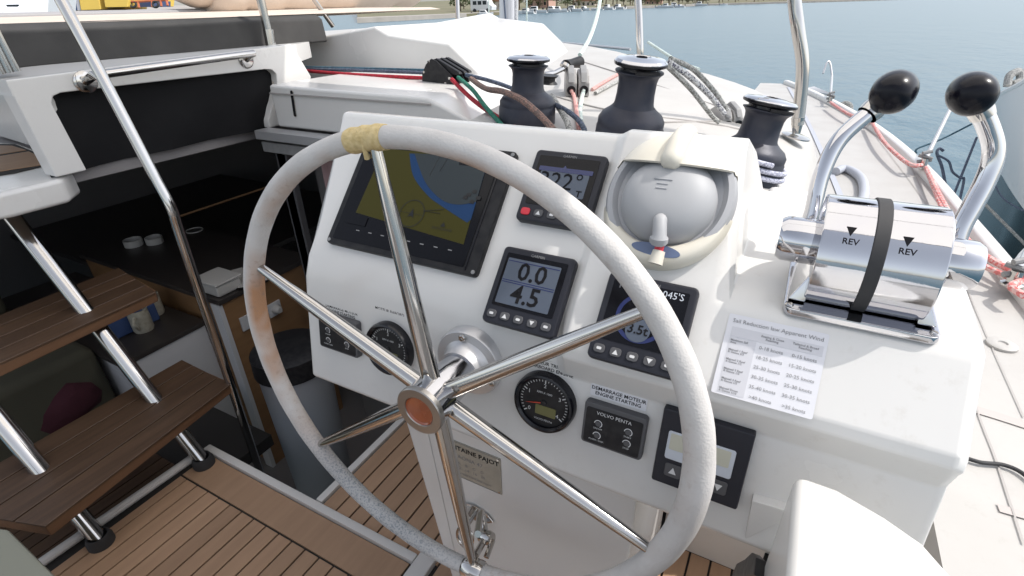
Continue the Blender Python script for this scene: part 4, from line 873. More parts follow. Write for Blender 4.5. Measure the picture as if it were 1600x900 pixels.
tag(MB().tube(spline([HZ(1336, 340, -0.83), HZ(1350, 305, -0.83), HZ(1345, 278, -0.83), HZ(1322, 264, -0.83), HZ(1306, 268, -0.83)], 8), 0.022, 12).build('hose', 'shade_hose_grey'), 'bent grey hose lying on the side deck behind the left throttle lever', 'hose')

# coaming block beside the starboard winch
struct(MB().prism([V((-0.028, 0.96, -0.60)), V((0.085, 0.96, -0.60)), V((0.070, 0.96, -0.330)), V((0.05, 0.96, -0.318)), V((-0.028, 0.96, -0.315))], (0, 0.20, -0.02)).build('winch_coaming', 'gel', bevel=0.012, seg=3))

# helm seat moulding in the lower right corner
pod = thing('helm_seat_base', 'white moulded seat base with a black latch in the lower right corner', 'seat base', (0.13, 0.35, -1.35))
pp = [(0.071, 0.470), (0.110, 0.468), (0.150, 0.452), (0.178, 0.435), (0.195, 0.41), (0.205, 0.36), (0.208, -0.2), (0.071, -0.2)]
MB().prism([V((x_, y_, -1.349)) for x_, y_ in pp], (0, 0, 0.919)).build('moulding', 'gel', pod, bevel=0.012, seg=4)
FH = Frame((0.0705, 0, 0), (0, -1, 0), (0, 0, 1))
hq = [FH.hit(x, y) for x, y in ((1152, 905), (1161, 884), (1175, 878), (1187, 868), (1195, 876), (1193, 905))]
MB().prism([FH.p(a, b, -0.002) for a, b in hq], FH.n * 0.012).build('latch', 'black', pod, bevel=0.002)
# olive panel in the lower left corner
tag(MB().prism([HZ(-60, 815, -1.0), HZ(12, 826, -1.0), HZ(92, 905, -1.0), HZ(110, 1010, -1.0), HZ(-80, 1010, -1.0)], (0, 0, -0.30)).build('upholstery', 'olivegrey', bevel=0.008), 'olive grey seat panel in the lower left corner', 'seat panel')

# ------------------------------------------------------------------ flybridge cushions and covers
cu = thing('seat_cushion', 'long charcoal backrest cushion with beige top along the flybridge', 'cushion', (-2.55, 1.35, -0.13))
MB().prism([V((-2.10, 0.45, -0.132)), V((-2.112, 0.45, -0.032)), V((-2.15, 0.45, -0.012)), V((-2.50, 0.45, -0.004)), V((-2.50, 0.45, -0.132))], (0, 1.58, 0)).build('front', 'fabric', cu, bevel=0.010, seg=3)
MB().prism([V((-2.14, 0.44, -0.018)), V((-2.22, 0.44, -0.006)), V((-2.92, 0.44, 0.004)), V((-2.92, 0.44, -0.04))], (0, 2.62, 0.012)).build('beige_top', 'beige', cu, bevel=0.006)
MB().prism([V((-2.93, 0.2, -0.03)), V((-2.93, 0.2, 0.012)), V((-2.99, 0.2, 0.020)), V((-3.05, 0.2, -0.03))], (0, 2.6, 0.012)).build('far_edge', 'fabriclight', cu, bevel=0.01)
rl = [HX(262, -40, -2.95), HX(330, -30, -2.95), HX(420, -26, -2.95), HX(520, -25, -2.95), HX(620, -30, -2.95), HX(668, -45, -2.95)]
rp = spline(rl, 6); n = len(rp)
tag(MB().tube([p + V((0, 0, 0.012 * sin(i * 1.7))) for i, p in enumerate(rp)], [0.175 * min(1, 0.45 + 3 * min(i / n, 1 - i / n)) * (1 + 0.035 * sin(i * 1.3)) for i in range(n)], 24).build('rolled_cover', 'beige'), 'rolled beige canvas cover lying on top of the flybridge cushions', 'cover')

# ------------------------------------------------------------------ rails and poles
def pole(label, pts, r, cat='pole', name='pole', sleeve=None, grp=None):
    t = thing(name, label, cat, pts[-1], grp)
    MB().tube(spline(pts, 8), r, 16).build('tube', 'steel', t)
    if sleeve: MB().tube(sleeve, r * 1.28, 16).build('sleeve', 'steel', t)
    return t
hr = [HY(x, y, 0.78) for x, y in ((88, -14), (150, 102), (205, 206), (246, 284), (268, 326), (283, 372), (335, 525), (410, 748))]
hrt = pole('tall bent stainless handrail crossing in front of the dark cabin', hr, 0.0145, 'handrail', 'handrail')
MB().lathe([(0.03, 0), (0.03, 0.006), (0.02, 0.010), (0, 0.01)], hr[-1] + V((0, 0, -0.01)), (0, 0, 1), 20).build('foot', 'steel', hrt)
gp = thing('grab_rail', 'short stainless grab rail fixed above the dark blind', 'grab rail', (-1.92, 1.1, -0.13))
ga, gb = HX(133, 128, -1.95), HX(384, 93, -1.95)
gp_pts = [ga, ga + V((0.045, 0.01, 0.018)), ga + V((0.062, 0.05, 0.022)), gb + V((0.062, -0.05, 0.022)), gb + V((0.045, -0.01, 0.018)), gb]
MB().tube(spline(gp_pts, 6), 0.0125, 14).build('bar', 'steel', gp)
for p in (ga, gb): MB().lathe([(0.032, 0), (0.032, 0.004), (0.026, 0.008), (0, 0.008)], p + V((-0.0005, 0, 0)), (1, 0, 0), 24).build('rose', 'steel', gp)
e = HX(424, 74, -2.05)
pole('short stainless pole with sleeve at the forward end of the charcoal cushion', [HX(400, -30, -2.05), HX(412, 20, -2.05), e], 0.0165, sleeve=[HX(419, 46, -2.05), e], grp=None)
pole('slanting stainless strut by the rolled cover', [HX(470, -30, -2.35), HX(520, 41, -2.35)], 0.012)
lp = thing('pole_cluster', 'three short stainless tubes side by side at the left edge', 'pole', HX(15, 112, -1.99))
for o_ in (-10, 2, 14): MB().tube([HX(-40 + o_, 10, -1.99), HX(12 + o_, 114 - o_ * 0.2, -1.99)], 0.011, 12).build('tube', 'steel', lp)
sb = HD(717, 66, 3.7)
pole('stainless stanchion on the raised white block left of the first winch', [HD(713, -30, 3.62), HD(715, 20, 3.66), sb], 0.016, 'stanchion', 'stanchion')
p0 = V((0.0, 1.92, crz(0.0, 1.9) + 0.002)); p0 = HY(1243, 214, 1.92)
bpole = pole('weathered stainless canopy pole beside the starboard winch', [HY(1222, -330, 1.86), HY(1238, -40, 1.90), HY(1246, 40, 1.90), HY(1254, 100, 1.91), HY(1250, 160, 1.92), HY(1246, 195, 1.92)], 0.0185)
MB().tube([HY(1247, 183, 1.92), p0 + V((0, 0, 0.012))], [0.021, 0.012], 14).build('foot_joint', 'steel', bpole)
MB().lathe([(0.044, 0), (0.044, 0.004), (0.03, 0.008), (0, 0.008)], p0, (0.2, 0, 1), 24).build('foot_plate', 'steel', bpole)
wt = HZ(1000, 75, -0.31)
pole('slim white tube rising from the coachroof behind the middle winch', [HD(994, -40, 3.75), HD(998, 20, 3.8), HD(1000, 76, 3.85), HD(1001, 104, 3.93)], 0.026)['label'] = 'slim pale tube rising from the coachroof behind the middle winch'
mst = thing('mast', 'grey mast foot with ropes running down it at the far side of the coachroof', 'mast', HD(795, 58, 6.0))
MB().tube([HD(795, -120, 5.7), HD(795, 60, 6.0)], 0.11, 20).build('mast_tube', 'alu', mst)
MB().tube([HD(783, -60, 5.6), HD(792, 56, 5.8)], 0.010, 6).build('halyard', 'r_slate', mst); MB().tube([HD(806, -60, 5.6), HD(806, 56, 5.8)], 0.016, 6).build('halyard', 'r_fleck', mst)
MB().tube([HD(823, -60, 5.6), HD(823, 52, 5.8)], 0.008, 6).build('halyard', 'r_pale', mst); MB().tube([HD(763, -60, 5.6), HD(764, 52, 5.8)], 0.007, 6).build('halyard', 'r_pale', mst)
for xx in (815, 827): MB().lathe([(0, -0.02), (0.045, -0.02), (0.03, 0), (0.045, 0.02), (0, 0.02)], HD(xx, 57, 5.5), (0.9, -0.2, 0.1), 16).build('turning_block', 'black', mst)

# bimini over the helm: shades the port half of the console
bim = thing('bimini', 'grey canvas bimini on stainless bows over the helm', 'bimini', (-0.6, 0.2, 0.72))
rows = []
for i in range(13):
    x_ = -1.345 + i * (0.685 + 1.345) / 12; t = i / 12
    rows.append([V((x_, -0.12 + j * 2.16 / 8, 1.10 + 0.10 * sin(pi * t) - 0.02 * sin(pi * ((j % 4) / 4)))) for j in range(9)])
top = MB().grid(rows); top.build('canopy', 'canopy', bim, recalc=False)
for y_ in (-0.10, 0.95, 2.0):
    MB().tube([V((-1.345 + i * 2.03 / 12, y_, 1.085 + 0.10 * sin(pi * i / 12))) for i in range(13)], 0.0125, 10).build('bow', 'steel', bim)

# unseen bench added behind the wheel for its reflection in the chrome
hb = thing('reflection_bench', 'unseen grey bench added for reflections behind the steering position', 'bench', (-0.35, -0.6, ZF))
MB().box((-0.95, -1.0, ZF), (0.20, -0.48, -0.98)).build('bench_box', 'gel', hb, bevel=0.02)
MB().box((-0.93, -0.98, -0.979), (0.18, -0.46, -0.86)).build('seat_pad', 'fabriclight', hb, bevel=0.03, seg=3)
MB().box((-0.93, -1.08, -0.90), (0.18, -0.98, -0.42)).build('back_pad', 'fabriclight', hb, bevel=0.03, seg=3)
struct(MB().box((-3.2, -4.6, -1.30), (0.80, -1.62, -0.95)).build('aft_bounce_deck', 'gel', bevel=0.03))  # unseen white deck added to bounce sunlight onto the shaded dash
# ------------------------------------------------------------------ winches
def winch(base, top, s, label, tailer=True):
    base, top = V(base), V(top); ax = (top - base).normalized(); H = (top - base).length
    t = thing('winch', label, 'winch', base, 'black deck winches')
    k = H / 0.185
    MB().lathe([(0.0, -0.03), (0.083 * s, -0.03), (0.083 * s, 0.006 * k), (0.082 * s, 0.045 * k), (0.080 * s, 0.048 * k), (0.080 * s, 0.052 * k), (0.080 * s, 0.062 * k), (0.072 * s, 0.074 * k), (0.058 * s, 0.083 * k), (0.050 * s, 0.090 * k)], base, ax, 48).build('skirt', 'winch', t)
    MB().lathe([(0.050 * s, 0.088 * k), (0.0465 * s, 0.097 * k), (0.0445 * s, 0.115 * k), (0.0445 * s, 0.140 * k), (0.047 * s, 0.150 * k), (0.052 * s, 0.156 * k), (0.056 * s, 0.159 * k), (0.056 * s, 0.161 * k), (0.045 * s, 0.163 * k)], base, ax, 48).build('drum', 'winch', t)
    MB().lathe([(0.045 * s, 0.161 * k), (0.045 * s, 0.168 * k), (0.060 * s, 0.1725 * k), (0.0615 * s, 0.175 * k), (0.0615 * s, 0.178 * k), (0.059 * s, 0.181 * k)], base, ax, 48).build('upper_jaw', 'blackgloss', t)
    td = MB().lathe([(0.0605 * s, 0.178 * k), (0.0605 * s, 0.180 * k), (0.055 * s, 0.1845 * k), (0.040 * s, 0.186 * k), (0.034 * s, 0.1875 * k), (0.022 * s, 0.1885 * k), (0.020 * s, 0.187 * k), (0.0, 0.187 * k)], base, ax, 48).build('top_disc', 'chrome', t)
    MB().lathe([(0.013 * s, 0.1872 * k), (0.013 * s, 0.1885 * k), (0.010 * s, 0.1890 * k), (0.010 * s, 0.1876 * k), (0, 0.1876 * k)], base, ax, 8).build('socket', 'ink', td)
    if tailer:
        a = ax.cross(V((0, 1, 0))).normalized()
        MB().lathe([(0.058 * s, 0.162 * k), (0.066 * s, 0.163 * k), (0.066 * s, 0.168 * k), (0.058 * s, 0.169 * k)], base, ax, 12, x=(0.6, -1, 0), a0=-0.4, a1=0.5).build('tail_arm', 'black', t)
    return t
winch((-0.712, 1.41, -0.302), (-0.705, 1.41, -0.124), 1.0, 'black winch nearest the rope clutch, with a brown rope lying across its base')
winch((-0.372, 1.29, -0.318), (-0.350, 1.28, -0.112), 1.0, 'largest looking black winch, in the middle, behind the compass pod')
winch((-0.098, 1.385, -0.385), (-0.069, 1.40, -0.203), 1.0, 'black winch at the starboard edge with a pale rope wound round its skirt')
# flecked rope on the starboard winch
wb = V((-0.098, 1.385, -0.385)); wax = (V((-0.069, 1.40, -0.203)) - wb).normalized()
pts = []
A = wax.cross(V((0, 1, 0))).normalized(); B = wax.cross(A)
for i in range(60):
    q = i / 60 * 2 * pi * 2.4; pts.append(wb + wax * (0.012 + 0.040 * i / 60 + 0.010 * sin(q + 0.8)) + (A * cos(q) + B * sin(q)) * (0.089 + 0.003 * sin(q * 2)))
tag(MB().tube(pts, 0.0062, 8).build('wound_rope', 'r_lilac'), 'pale flecked rope wound round the skirt of the starboard winch', 'rope')

# ------------------------------------------------------------------ rope clutches
ck = thing('rope_clutch', 'black triple rope clutch on the shelf holding the red, green and blue ropes', 'rope clutch', HZ(700, 133, -0.275))
ca = HY(716, 131, 1.76); cdir = (HY(800, 139, 1.74) - HY(660, 131, 1.82)).normalized(); cdir.z = 0; cdir.normalize()
ccross = V((0, 0, 1)).cross(cdir)
c0 = HY(660, 130, 1.80); c0.z = -0.268
side = [(0.0, 0.0), (0.005, 0.035), (0.030, 0.066), (0.060, 0.085), (0.085, 0.080), (0.16, 0.035), (0.170, 0.018), (0.172, 0.0)]
for i in range(4):
    MB().prism([c0 + cdir * (a * 1.05) + V((0, 0, b * 1.12)) + ccross * (i * 0.028 - 0.002) for a, b in side], ccross * 0.006).build('cheek', 'black', ck, bevel=0.002)
for i in range(3):
    o_ = ccross * (i * 0.028 + 0.006)
    MB().prism([c0 + o_ + cdir * a + V((0, 0, b)) for a, b in ((0.035, 0.062), (0.065, 0.092), (0.085, 0.096), (0.20, 0.052), (0.205, 0.044), (0.16, 0.04))], ccross * 0.017).build('handle', 'black', ck, bevel=0.003)
    MB().prism([c0 + o_ + cdir * a + V((0, 0, b)) for a, b in ((0.01, 0.012), (0.03, 0.06), (0.15, 0.035), (0.165, 0.012))], ccross * 0.016).build('body', 'blackgloss', ck)
for a, b in ((0.018, 0.040), (0.048, 0.074), (0.150, 0.026), (0.128, 0.008)):
    MB().lathe([(0.006, 0), (0.005, 0.003), (0, 0.003)], c0 + cdir * a * 1.05 + V((0, 0, b * 1.12)) - ccross * 0.002, -ccross, 10).build('bolt', 'steel', ck)
def grey_clutch(px, py, z, yaw, s, label):
    o = HZ(px, py, z); t = thing('rope_clutch', label, 'rope clutch', o)
    F = Frame(o, (cos(yaw), sin(yaw), 0), (0, 0, 1))
    for i in (0, 1):
        a = -0.030 + i * 0.032
        MB().prism([o + F.r * (a * s) + F.n * (q * s) + V((0, 0, h * s)) for q, h in ((0.0, 0.0), (0.0, 0.032), (-0.012, 0.048), (-0.055, 0.060), (-0.085, 0.045), (-0.09, 0.0))], F.r * 0.028 * s).build('body', 'palegrey', t, bevel=0.003)
        MB().prism([o + F.r * ((a + 0.006) * s) + F.n * (q * s) + V((0, 0, h * s)) for q, h in ((0.006, 0.034), (-0.008, 0.056), (-0.05, 0.070), (-0.07, 0.058))], F.r * 0.016 * s).build('handle', 'greyplastic', t, bevel=0.003)
        MB().lathe([(0.010 * s, 0), (0.011 * s, 0.006), (0.007 * s, 0.006), (0.006 * s, 0.0), (0, 0)], o + F.r * ((a + 0.014) * s) + F.n * 0.001 + V((0, 0, 0.016 * s)), F.n, 16).build('fairlead', 'blackgloss', t)
    return t, F, o
g1, F1, o1 = grey_clutch(902, 151, -0.300, 0.45, 1.45, 'grey twin rope clutch between the two left winches with pink and pale ropes')
g2, F2, o2 = grey_clutch(1143, 203, -0.372, 0.62, 1.15, 'grey twin rope clutch beside the starboard winch')

# ------------------------------------------------------------------ ropes
def rope(pts, r, m, label, n=8):
    return tag(MB().tube(spline(pts, n), r, 8).build('rope', m), label, 'rope')
sx = lambda x, y: HY(x, y, 1.80)
rope([HY(480, 111, 1.86), HY(560, 117, 1.85), HY(664, 122, 1.82)], 0.0075, 'r_red', 'lower red rope along the white shelf into the black clutch')
rope([HY(478, 108, 1.90), HY(560, 110, 1.89), HY(668, 114, 1.86)], 0.0070, 'r_slate', 'slate blue rope along the white shelf into the black clutch')
rope([HY(476, 105, 1.92), HY(560, 107, 1.91), HY(672, 110, 1.88)], 0.0060, 'r_teal', 'teal rope along the back of the white shelf into the black clutch')
zc = lambda x, y, z: HZ(x, y, z)
def deckp(x, y, lift=0.006):
    p = HZ(x, y, -0.30)
    for _ in range(3): p = HZ(x, y, crz(p.x, p.y) + lift)
    return p
rope([HD(706, 124, 1.90), HD(730, 148, 1.80), HD(752, 166, 1.68), HD(776, 182, 1.58), HD(800, 196, 1.48), HD(830, 215, 1.40)], 0.0075, 'r_red', 'red rope falling from the black clutch towards the first winch')
rope([HD(716, 121, 1.88), HD(738, 140, 1.74), HD(757, 165, 1.60), HD(772, 182, 1.52), HD(790, 202, 1.45)], 0.0070, 'r_green', 'green rope falling from the black clutch beside the red rope')
rope([HD(728, 117, 1.86), HD(765, 126, 1.80), HD(800, 138, 1.72), HD(830, 152, 1.60), HD(870, 165, 1.50), HD(898, 182, 1.44), HD(912, 200, 1.38), HD(915, 215, 1.34)], 0.0072, 'r_slate', 'slate blue rope passing behind the first winch')
rope([HD(736, 123, 1.84), HD(758, 138, 1.62), HD(785, 143, 1.44), HD(812, 154, 1.37), HD(835, 172, 1.34), HD(855, 192, 1.31), HD(872, 212, 1.28)], 0.0088, 'r_brown', 'thick brown rope lying across the base of the first winch')
rope([HD(862, 150, 1.62), HD(876, 172, 1.50), HD(886, 190, 1.42), HD(892, 212, 1.36)], 0.0090, 'r_grey', 'short grey rope looping down right of the first winch')
rope([o1 + F1.r * -0.023 + V((0, 0, 0.022)), o1 + F1.r * -0.014 + F1.n * 0.04 + V((0, 0, 0.004)), deckp(901, 175), deckp(905, 200)], 0.0075, 'r_pink', 'faded pink rope coming out of the grey clutch between the winches')
rope([o1 + F1.r * 0.023 + V((0, 0, 0.022)), o1 + F1.r * 0.014 + F1.n * 0.04 + V((0, 0, 0.004)), deckp(906, 172), deckp(908, 190)], 0.0075, 'r_pale', 'pale green rope coming out of the grey clutch between the winches')
rope([deckp(925, 140), deckp(955, 122), deckp(985, 106)], 0.007, 'r_pink', 'faded pink rope running forward from the grey clutch to the middle winch')
rope([deckp(930, 146), deckp(960, 130), deckp(985, 118)], 0.007, 'r_grey', 'grey rope running forward from the grey clutch to the middle winch')
wtop = V((-0.350, 1.28, -0.125))
rope([HD(1046, 98, 1.22), HD(1075, 118, 1.32), HD(1110, 150, 1.42), HD(1132, 178, 1.46)], 0.0075, 'r_fleck', 'black flecked rope from the middle winch to the starboard clutch')
rope([HD(1048, 92, 1.22), HD(1085, 110, 1.33), HD(1122, 150, 1.44), HD(1136, 172, 1.47)], 0.0065, 'r_grey', 'outer grey rope from the middle winch to the starboard clutch')
rope([HD(1044, 104, 1.22), HD(1080, 140, 1.36), HD(1110, 178, 1.45), HD(1124, 192, 1.46)], 0.0065, 'r_grey', 'inner grey rope from the middle winch to the starboard clutch')
rope([HD(1013, 66, 3.7), HD(1060, 96, 3.4), HD(1092, 108, 3.2)], 0.010, 'r_pale', 'thin pale line slanting down from the slim tube to the roof edge')
# block with pale sheet
blk = thing('pulley_block', 'black pulley block lying on the coachroof with a pale rope rising from it', 'pulley block', deckp(890, 105))
b0 = deckp(898, 108, 0.03)
MB().tube([HD(884, 103, 1.95), HD(893, 99, 1.98), HD(906, 97, 2.02)], [0.022, 0.016, 0.022], 16).build('sheave', 'black', blk)
MB().tube([HD(882, 105, 1.94), HD(884, 101, 1.94)], 0.020, 14).build('side_plate', 'steel', blk)
MB().tube([HD(850, 118, 1.85), HD(866, 114, 1.88), HD(880, 107, 1.93)], [0.012, 0.009, 0.010], 8).build('shackle', 'steel', blk)
MB().lathe([(0, -0.014), (0.034, -0.014), (0.024, -0.004), (0.024, 0.004), (0.034, 0.014), (0, 0.014)], HD(857, 124, 1.82), (0.1, 0, 1), 20).build('lower_sheave', 'black', blk)
rope([HD(906, 86, 2.03), HD(922, 58, 2.2), HD(934, 20, 2.4), HD(942, -30, 2.6)], 0.0085, 'r_pale', 'pale rope rising from the pulley block to the top of the picture')
# low rail line on the far roof edge
tag(MB().tube(spline([HD(830, 63, 5.6), HD(900, 69, 5.2), HD(985, 77, 4.6)], 5), 0.012, 8).build('roof_rail', 'alu'), 'thin grey rail along the far edge of the coachroof', 'rail')
# ------------------------------------------------------------------ lifelines and stanchions along the toe rail
def stbase(px, py, h, label, top=None):
    p = HZ(px, py, -0.812); t = thing('stanchion', label, 'stanchion', p, 'stanchions along the toe rail')
    MB().lathe([(0.030, 0), (0.030, 0.006), (0.018, 0.012), (0.016, 0.05), (0, 0.05)], p, (0, 0, 1), 16).build('socket', 'steel', t)
    for a, b in ((0.03, 0.03), (-0.03, 0.05), (0.02, 0.075)): MB().tube([p + V((-a, 0, b)), p + V((a, 0.02, b + 0.01))], 0.010, 8).build('clamp', 'greyplastic', t)
    if top: MB().tube([p + V((0, 0, 0.03)), top], 0.011, 8).build('post', 'alu', t)
    global S4; S4 = t.name
    return p
s1 = stbase(1580, 445, 0.1, 'stanchion base with clamps and red ropes at the right edge', HD(1610, 380, 2.35))
s2 = stbase(1441, 262, 0.1, 'stanchion base half way along the toe rail with a pale post', HD(1484, 172, 3.25))
s3 = stbase(1358, 192, 0.1, 'small stanchion base on the toe rail just beyond the left throttle knob')
s4 = stbase(1296, 160, 0.1, 'slim bent stanchion far forward on the toe rail', HD(1300, 118, 5.5))
MB().tube(spline([HD(1300, 118, 5.5), HD(1297, 99, 5.5), HD(1292, 98, 5.5), HD(1286, 115, 5.5)], 5), 0.010, 6).build('bent_tip', 'alu', bpy.data.objects[S4])
el = [p for p in edge]
def along(a, b, n=7, off=0.0, lift=0.05, sag=0.03):
    o_ = []
    for i in range(n):
        t = i / (n - 1); x = a[0] + (b[0] - a[0]) * t; y = a[1] + (b[1] - a[1]) * t
        o_.append(HZ(x, y, -0.85 + lift - sag * sin(pi * t) + random.uniform(-0.004, 0.004)))
    return o_
def rp2(pix, r, label, lift=0.05, m='r_redpale'): return rope([HZ(x, y, -0.85 + lift) for x, y in pix], r, m, label, 6)
rp2([(1600, 432), (1560, 412), (1520, 385), (1490, 345), (1465, 300), (1447, 262)], 0.011, 'red and white rope along the toe rail from the right edge to the post')
rp2([(1600, 440), (1565, 428), (1525, 405), (1485, 350), (1470, 320), (1450, 270)], 0.010, 'lower red and white rope beside the toe rail behind the right throttle lever', 0.045)
rp2([(1440, 258), (1425, 258), (1405, 245), (1380, 220), (1362, 190)], 0.011, 'sagging red and white rope between the two nearer stanchions', 0.06)
rp2([(1360, 186), (1335, 182), (1315, 172), (1298, 160)], 0.011, 'far stretch of red rope towards the slim bent stanchion', 0.06)
rp2([(1610, 425), (1592, 440), (1580, 448), (1600, 462)], 0.011, 'tangle of red rope at the right edge', 0.06, 'r_redpale')
k_ = HD(1320, 170, 4.6)
tag(MB().tube([k_ + V((0.045 * cos(a), 0.02 * sin(a), 0.045 * sin(a))) for a in [2 * pi * i / 20 for i in range(20)]], 0.02, 8, closed=True).build('coiled_line', 'r_grey'), 'small coil of rope at the forward end of the toe rail', 'rope coil')
tag(MB().prism([HD(1256, 138, 6.4), HD(1272, 135, 6.4), HD(1300, 146, 6.4), HD(1258, 143, 6.4)], (0, 0, -0.03)).build('bow_platform', 'alu'), 'small pale bow platform beyond the canopy pole', 'platform')
tag(MB().tube([HD(1256, 143, 6.3), HD(1302, 147, 5.6)], 0.012, 6).build('bow_rail', 'alu'), 'thin rail between the bow platform and the bent stanchion', 'rail')
# water lines between the boats
def line(pix, r, m, label, name='mooring_line'):
    return tag(MB().tube(spline([HD(x, y, d) for x, y, d in pix], 6), r, 6).build(name, m), label, 'line')
line([(1600, 330, 4.0), (1560, 300, 4.2), (1535, 225, 4.6)], 0.006, 'r_slate', 'dark line hanging from the neighbouring hull to the water, right of the right knob')
line([(1488, 310, 4.6), (1526, 215, 5.0)], 0.010, 'r_slate', 'straight dark line rising out of the water behind the right throttle lever')
line([(1478, 295, 4.6), (1472, 262, 4.6), (1464, 240, 4.6), (1468, 232, 4.6), (1474, 236, 4.6)], 0.012, 'r_slate', 'dark line ending in a small loop above the water')
line([(1464, 242, 4.5), (1482, 252, 4.5), (1488, 268, 4.5), (1500, 278, 4.5), (1506, 282, 4.5), (1495, 330, 4.4)], 0.010, 'r_slate', 'kinked dark hose trailing behind the right throttle lever')
line([(1432, 240, 5.5), (1434, 232, 5.5), (1470, 218, 5.5), (1518, 194, 5.5)], 0.010, 'r_teal', 'thin blue line with a hooked end over the water behind the right knob')
# ------------------------------------------------------------------ stairs
sta = thing('stairs', 'open stairs with dark teak treads on stainless stringers at the left', 'stairs', (-1.6, 0.45, ZF))
fa = HZ(318, 722, ZF + 0.01); na = HZ(157, 845, ZF + 0.01)
def rise(a, px):      # point on the plane Y = a.y under a pixel
    return HY(px[0], px[1], a.y)
ft = rise(fa, (0, 315)); sdir = (ft - fa).normalized()
for a, nm in ((fa, 0), (na, 1)):
    MB().tube([a - sdir * 0.0, a + sdir * 1.25], 0.0240, 20).build('stringer', 'steel', sta)
    MB().lathe([(0.034, -0.012), (0.034, 0.010), (0.028, 0.026), (0.0245, 0.026), (0.0245, 0)], a + V((0, 0, 0)), (0, 0, 1), 24).build('foot_boot', 'rubber', sta)
def tread(z, q):
    P = [HZ(x, y, z) for x, y in q]           # front-right, back-right, back-left, front-left (seen from the front edge)
    fr, br, bl, fl_ = P
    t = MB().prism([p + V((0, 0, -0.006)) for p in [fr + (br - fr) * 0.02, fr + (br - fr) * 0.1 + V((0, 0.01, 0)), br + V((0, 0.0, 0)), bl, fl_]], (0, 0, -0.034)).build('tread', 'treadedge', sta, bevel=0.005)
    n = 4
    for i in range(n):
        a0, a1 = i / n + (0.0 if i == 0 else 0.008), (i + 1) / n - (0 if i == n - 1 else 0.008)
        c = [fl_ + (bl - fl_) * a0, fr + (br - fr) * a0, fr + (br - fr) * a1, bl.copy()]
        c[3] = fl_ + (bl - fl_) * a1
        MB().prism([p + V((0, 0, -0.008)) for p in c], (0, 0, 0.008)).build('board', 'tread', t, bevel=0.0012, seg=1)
tread(-1.12, ((360, 600), (284, 562), (-120, 790), (70, 822)))
tread(-0.83, ((243, 456), (185, 418), (-120, 540), (-60, 594)))
# landing
ld = struct(MB().prism([HZ(x, y, -0.43) for x, y in ((112, 268), (90, 246), (30, 224), (-250, 205), (-250, 345), (0, 302), (95, 280))], (0, 0, -0.075)).build('landing', 'gel', bevel=0.014, seg=3))
MB().prism([HZ(x, y, -0.4297) for x, y in ((-145, 222), (24, 226), (94, 254), (24, 271), (-145, 298))], (0, 0, 0.0022)).build('caulk_sheet', 'caulk', ld, smooth=False)
for q in (((-140, 226), (20, 229), (42, 236), (-140, 264)), ((-140, 268), (46, 238), (86, 256), (20, 266), (-140, 292))):
    MB().prism([HZ(x, y, -0.4295) for x, y in q], (0, 0, 0.004)).build('panel', 'wood', ld, bevel=0.001, seg=1)
# ------------------------------------------------------------------ dim galley seen through the opening
def bx(a, b, name, m, par=None, **k): return MB().box(a, b).build(name, m, par, **k)
gc = thing('galley_counter', 'white galley unit with a dark top behind the lower tread', 'counter', (-2.5, 1.0, -2.1))
e0, e1 = HZ(200, 553, -1.22), HZ(318, 500, -1.22)
bx((-3.3, 0.74, -2.1), (e1.x, e1.y, -1.245), 'cabinet', 'cabwhite', gc, bevel=0.006)
bx((-3.32, 0.72, -1.244), (e1.x + 0.01, e1.y + 0.005, -1.22), 'worktop', 'countertop', gc, bevel=0.004)
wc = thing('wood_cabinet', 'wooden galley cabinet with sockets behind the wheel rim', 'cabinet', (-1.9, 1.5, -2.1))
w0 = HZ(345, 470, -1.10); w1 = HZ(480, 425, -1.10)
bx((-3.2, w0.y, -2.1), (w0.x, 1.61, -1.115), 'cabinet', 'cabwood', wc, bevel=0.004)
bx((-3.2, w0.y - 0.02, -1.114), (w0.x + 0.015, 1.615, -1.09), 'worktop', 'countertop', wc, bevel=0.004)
bx((w0.x - 0.05, w0.y - 0.022, -2.1), (w0.x + 0.004, w0.y - 0.002, -1.116), 'door_edge', 'cabwhite', wc)
for px_, py_, m_ in ((386, 502, 'cabwhite'), (428, 482, 'cabwhite')):
    p = HX(px_, py_, w0.x); so = tag(bx((w0.x + 0.001, p.y - 0.035, p.z - 0.035), (w0.x + 0.010, p.y + 0.035, p.z + 0.035), 'socket', m_, bevel=0.002), 'white wall socket on the wooden cabinet, ' + ('nearer the tall handrail' if px_ < 400 else 'holding a plug'), 'socket')
    if px_ > 400: MB().lathe([(0.022, 0), (0.022, 0.02), (0.012, 0.035), (0, 0.035)], (w0.x + 0.0105, p.y, p.z), (1, 0, 0), 16).build('plug', 'cup', so)
def cup(px_, py_, d, r, h, m, label, name='cup', handle=False):
    p = HD(px_, py_, d); t = thing(name, label, 'cup', p)
    MB().lathe([(0, 0), (r * 0.9, 0), (r, 0.01), (r, h), (r * 0.9, h), (r * 0.88, 0.01), (0, 0.01)], p, (0, 0, 1), 24).build('body', m, t)
    if handle: MB().tube(spline([p + V((r * 0.6, -r * 0.7, h * 0.8)), p + V((r * 1.1, -r * 1.2, h * 0.6)), p + V((r * 0.6, -r * 0.7, h * 0.2))], 5), 0.006, 8).build('handle', m, t)
m0 = HZ(226, 515, -1.22); cup(226, 515, m0.dot(MR[2]), 0.040, 0.105, 'mug', 'speckled mug on the dark worktop under the upper tread', 'mug', True)
m0 = HZ(243, 490, -1.22); cup(244, 490, m0.dot(MR[2]), 0.038, 0.10, 'mug', 'dim mug partly hidden behind the upper tread', 'mug', True)
sh_ = thing('galley_shelf', 'dark galley shelf holding cups inside the cabin', 'shelf', (-2.8, 1.6, -1.2))
s0 = HZ(250, 412, -1.18)
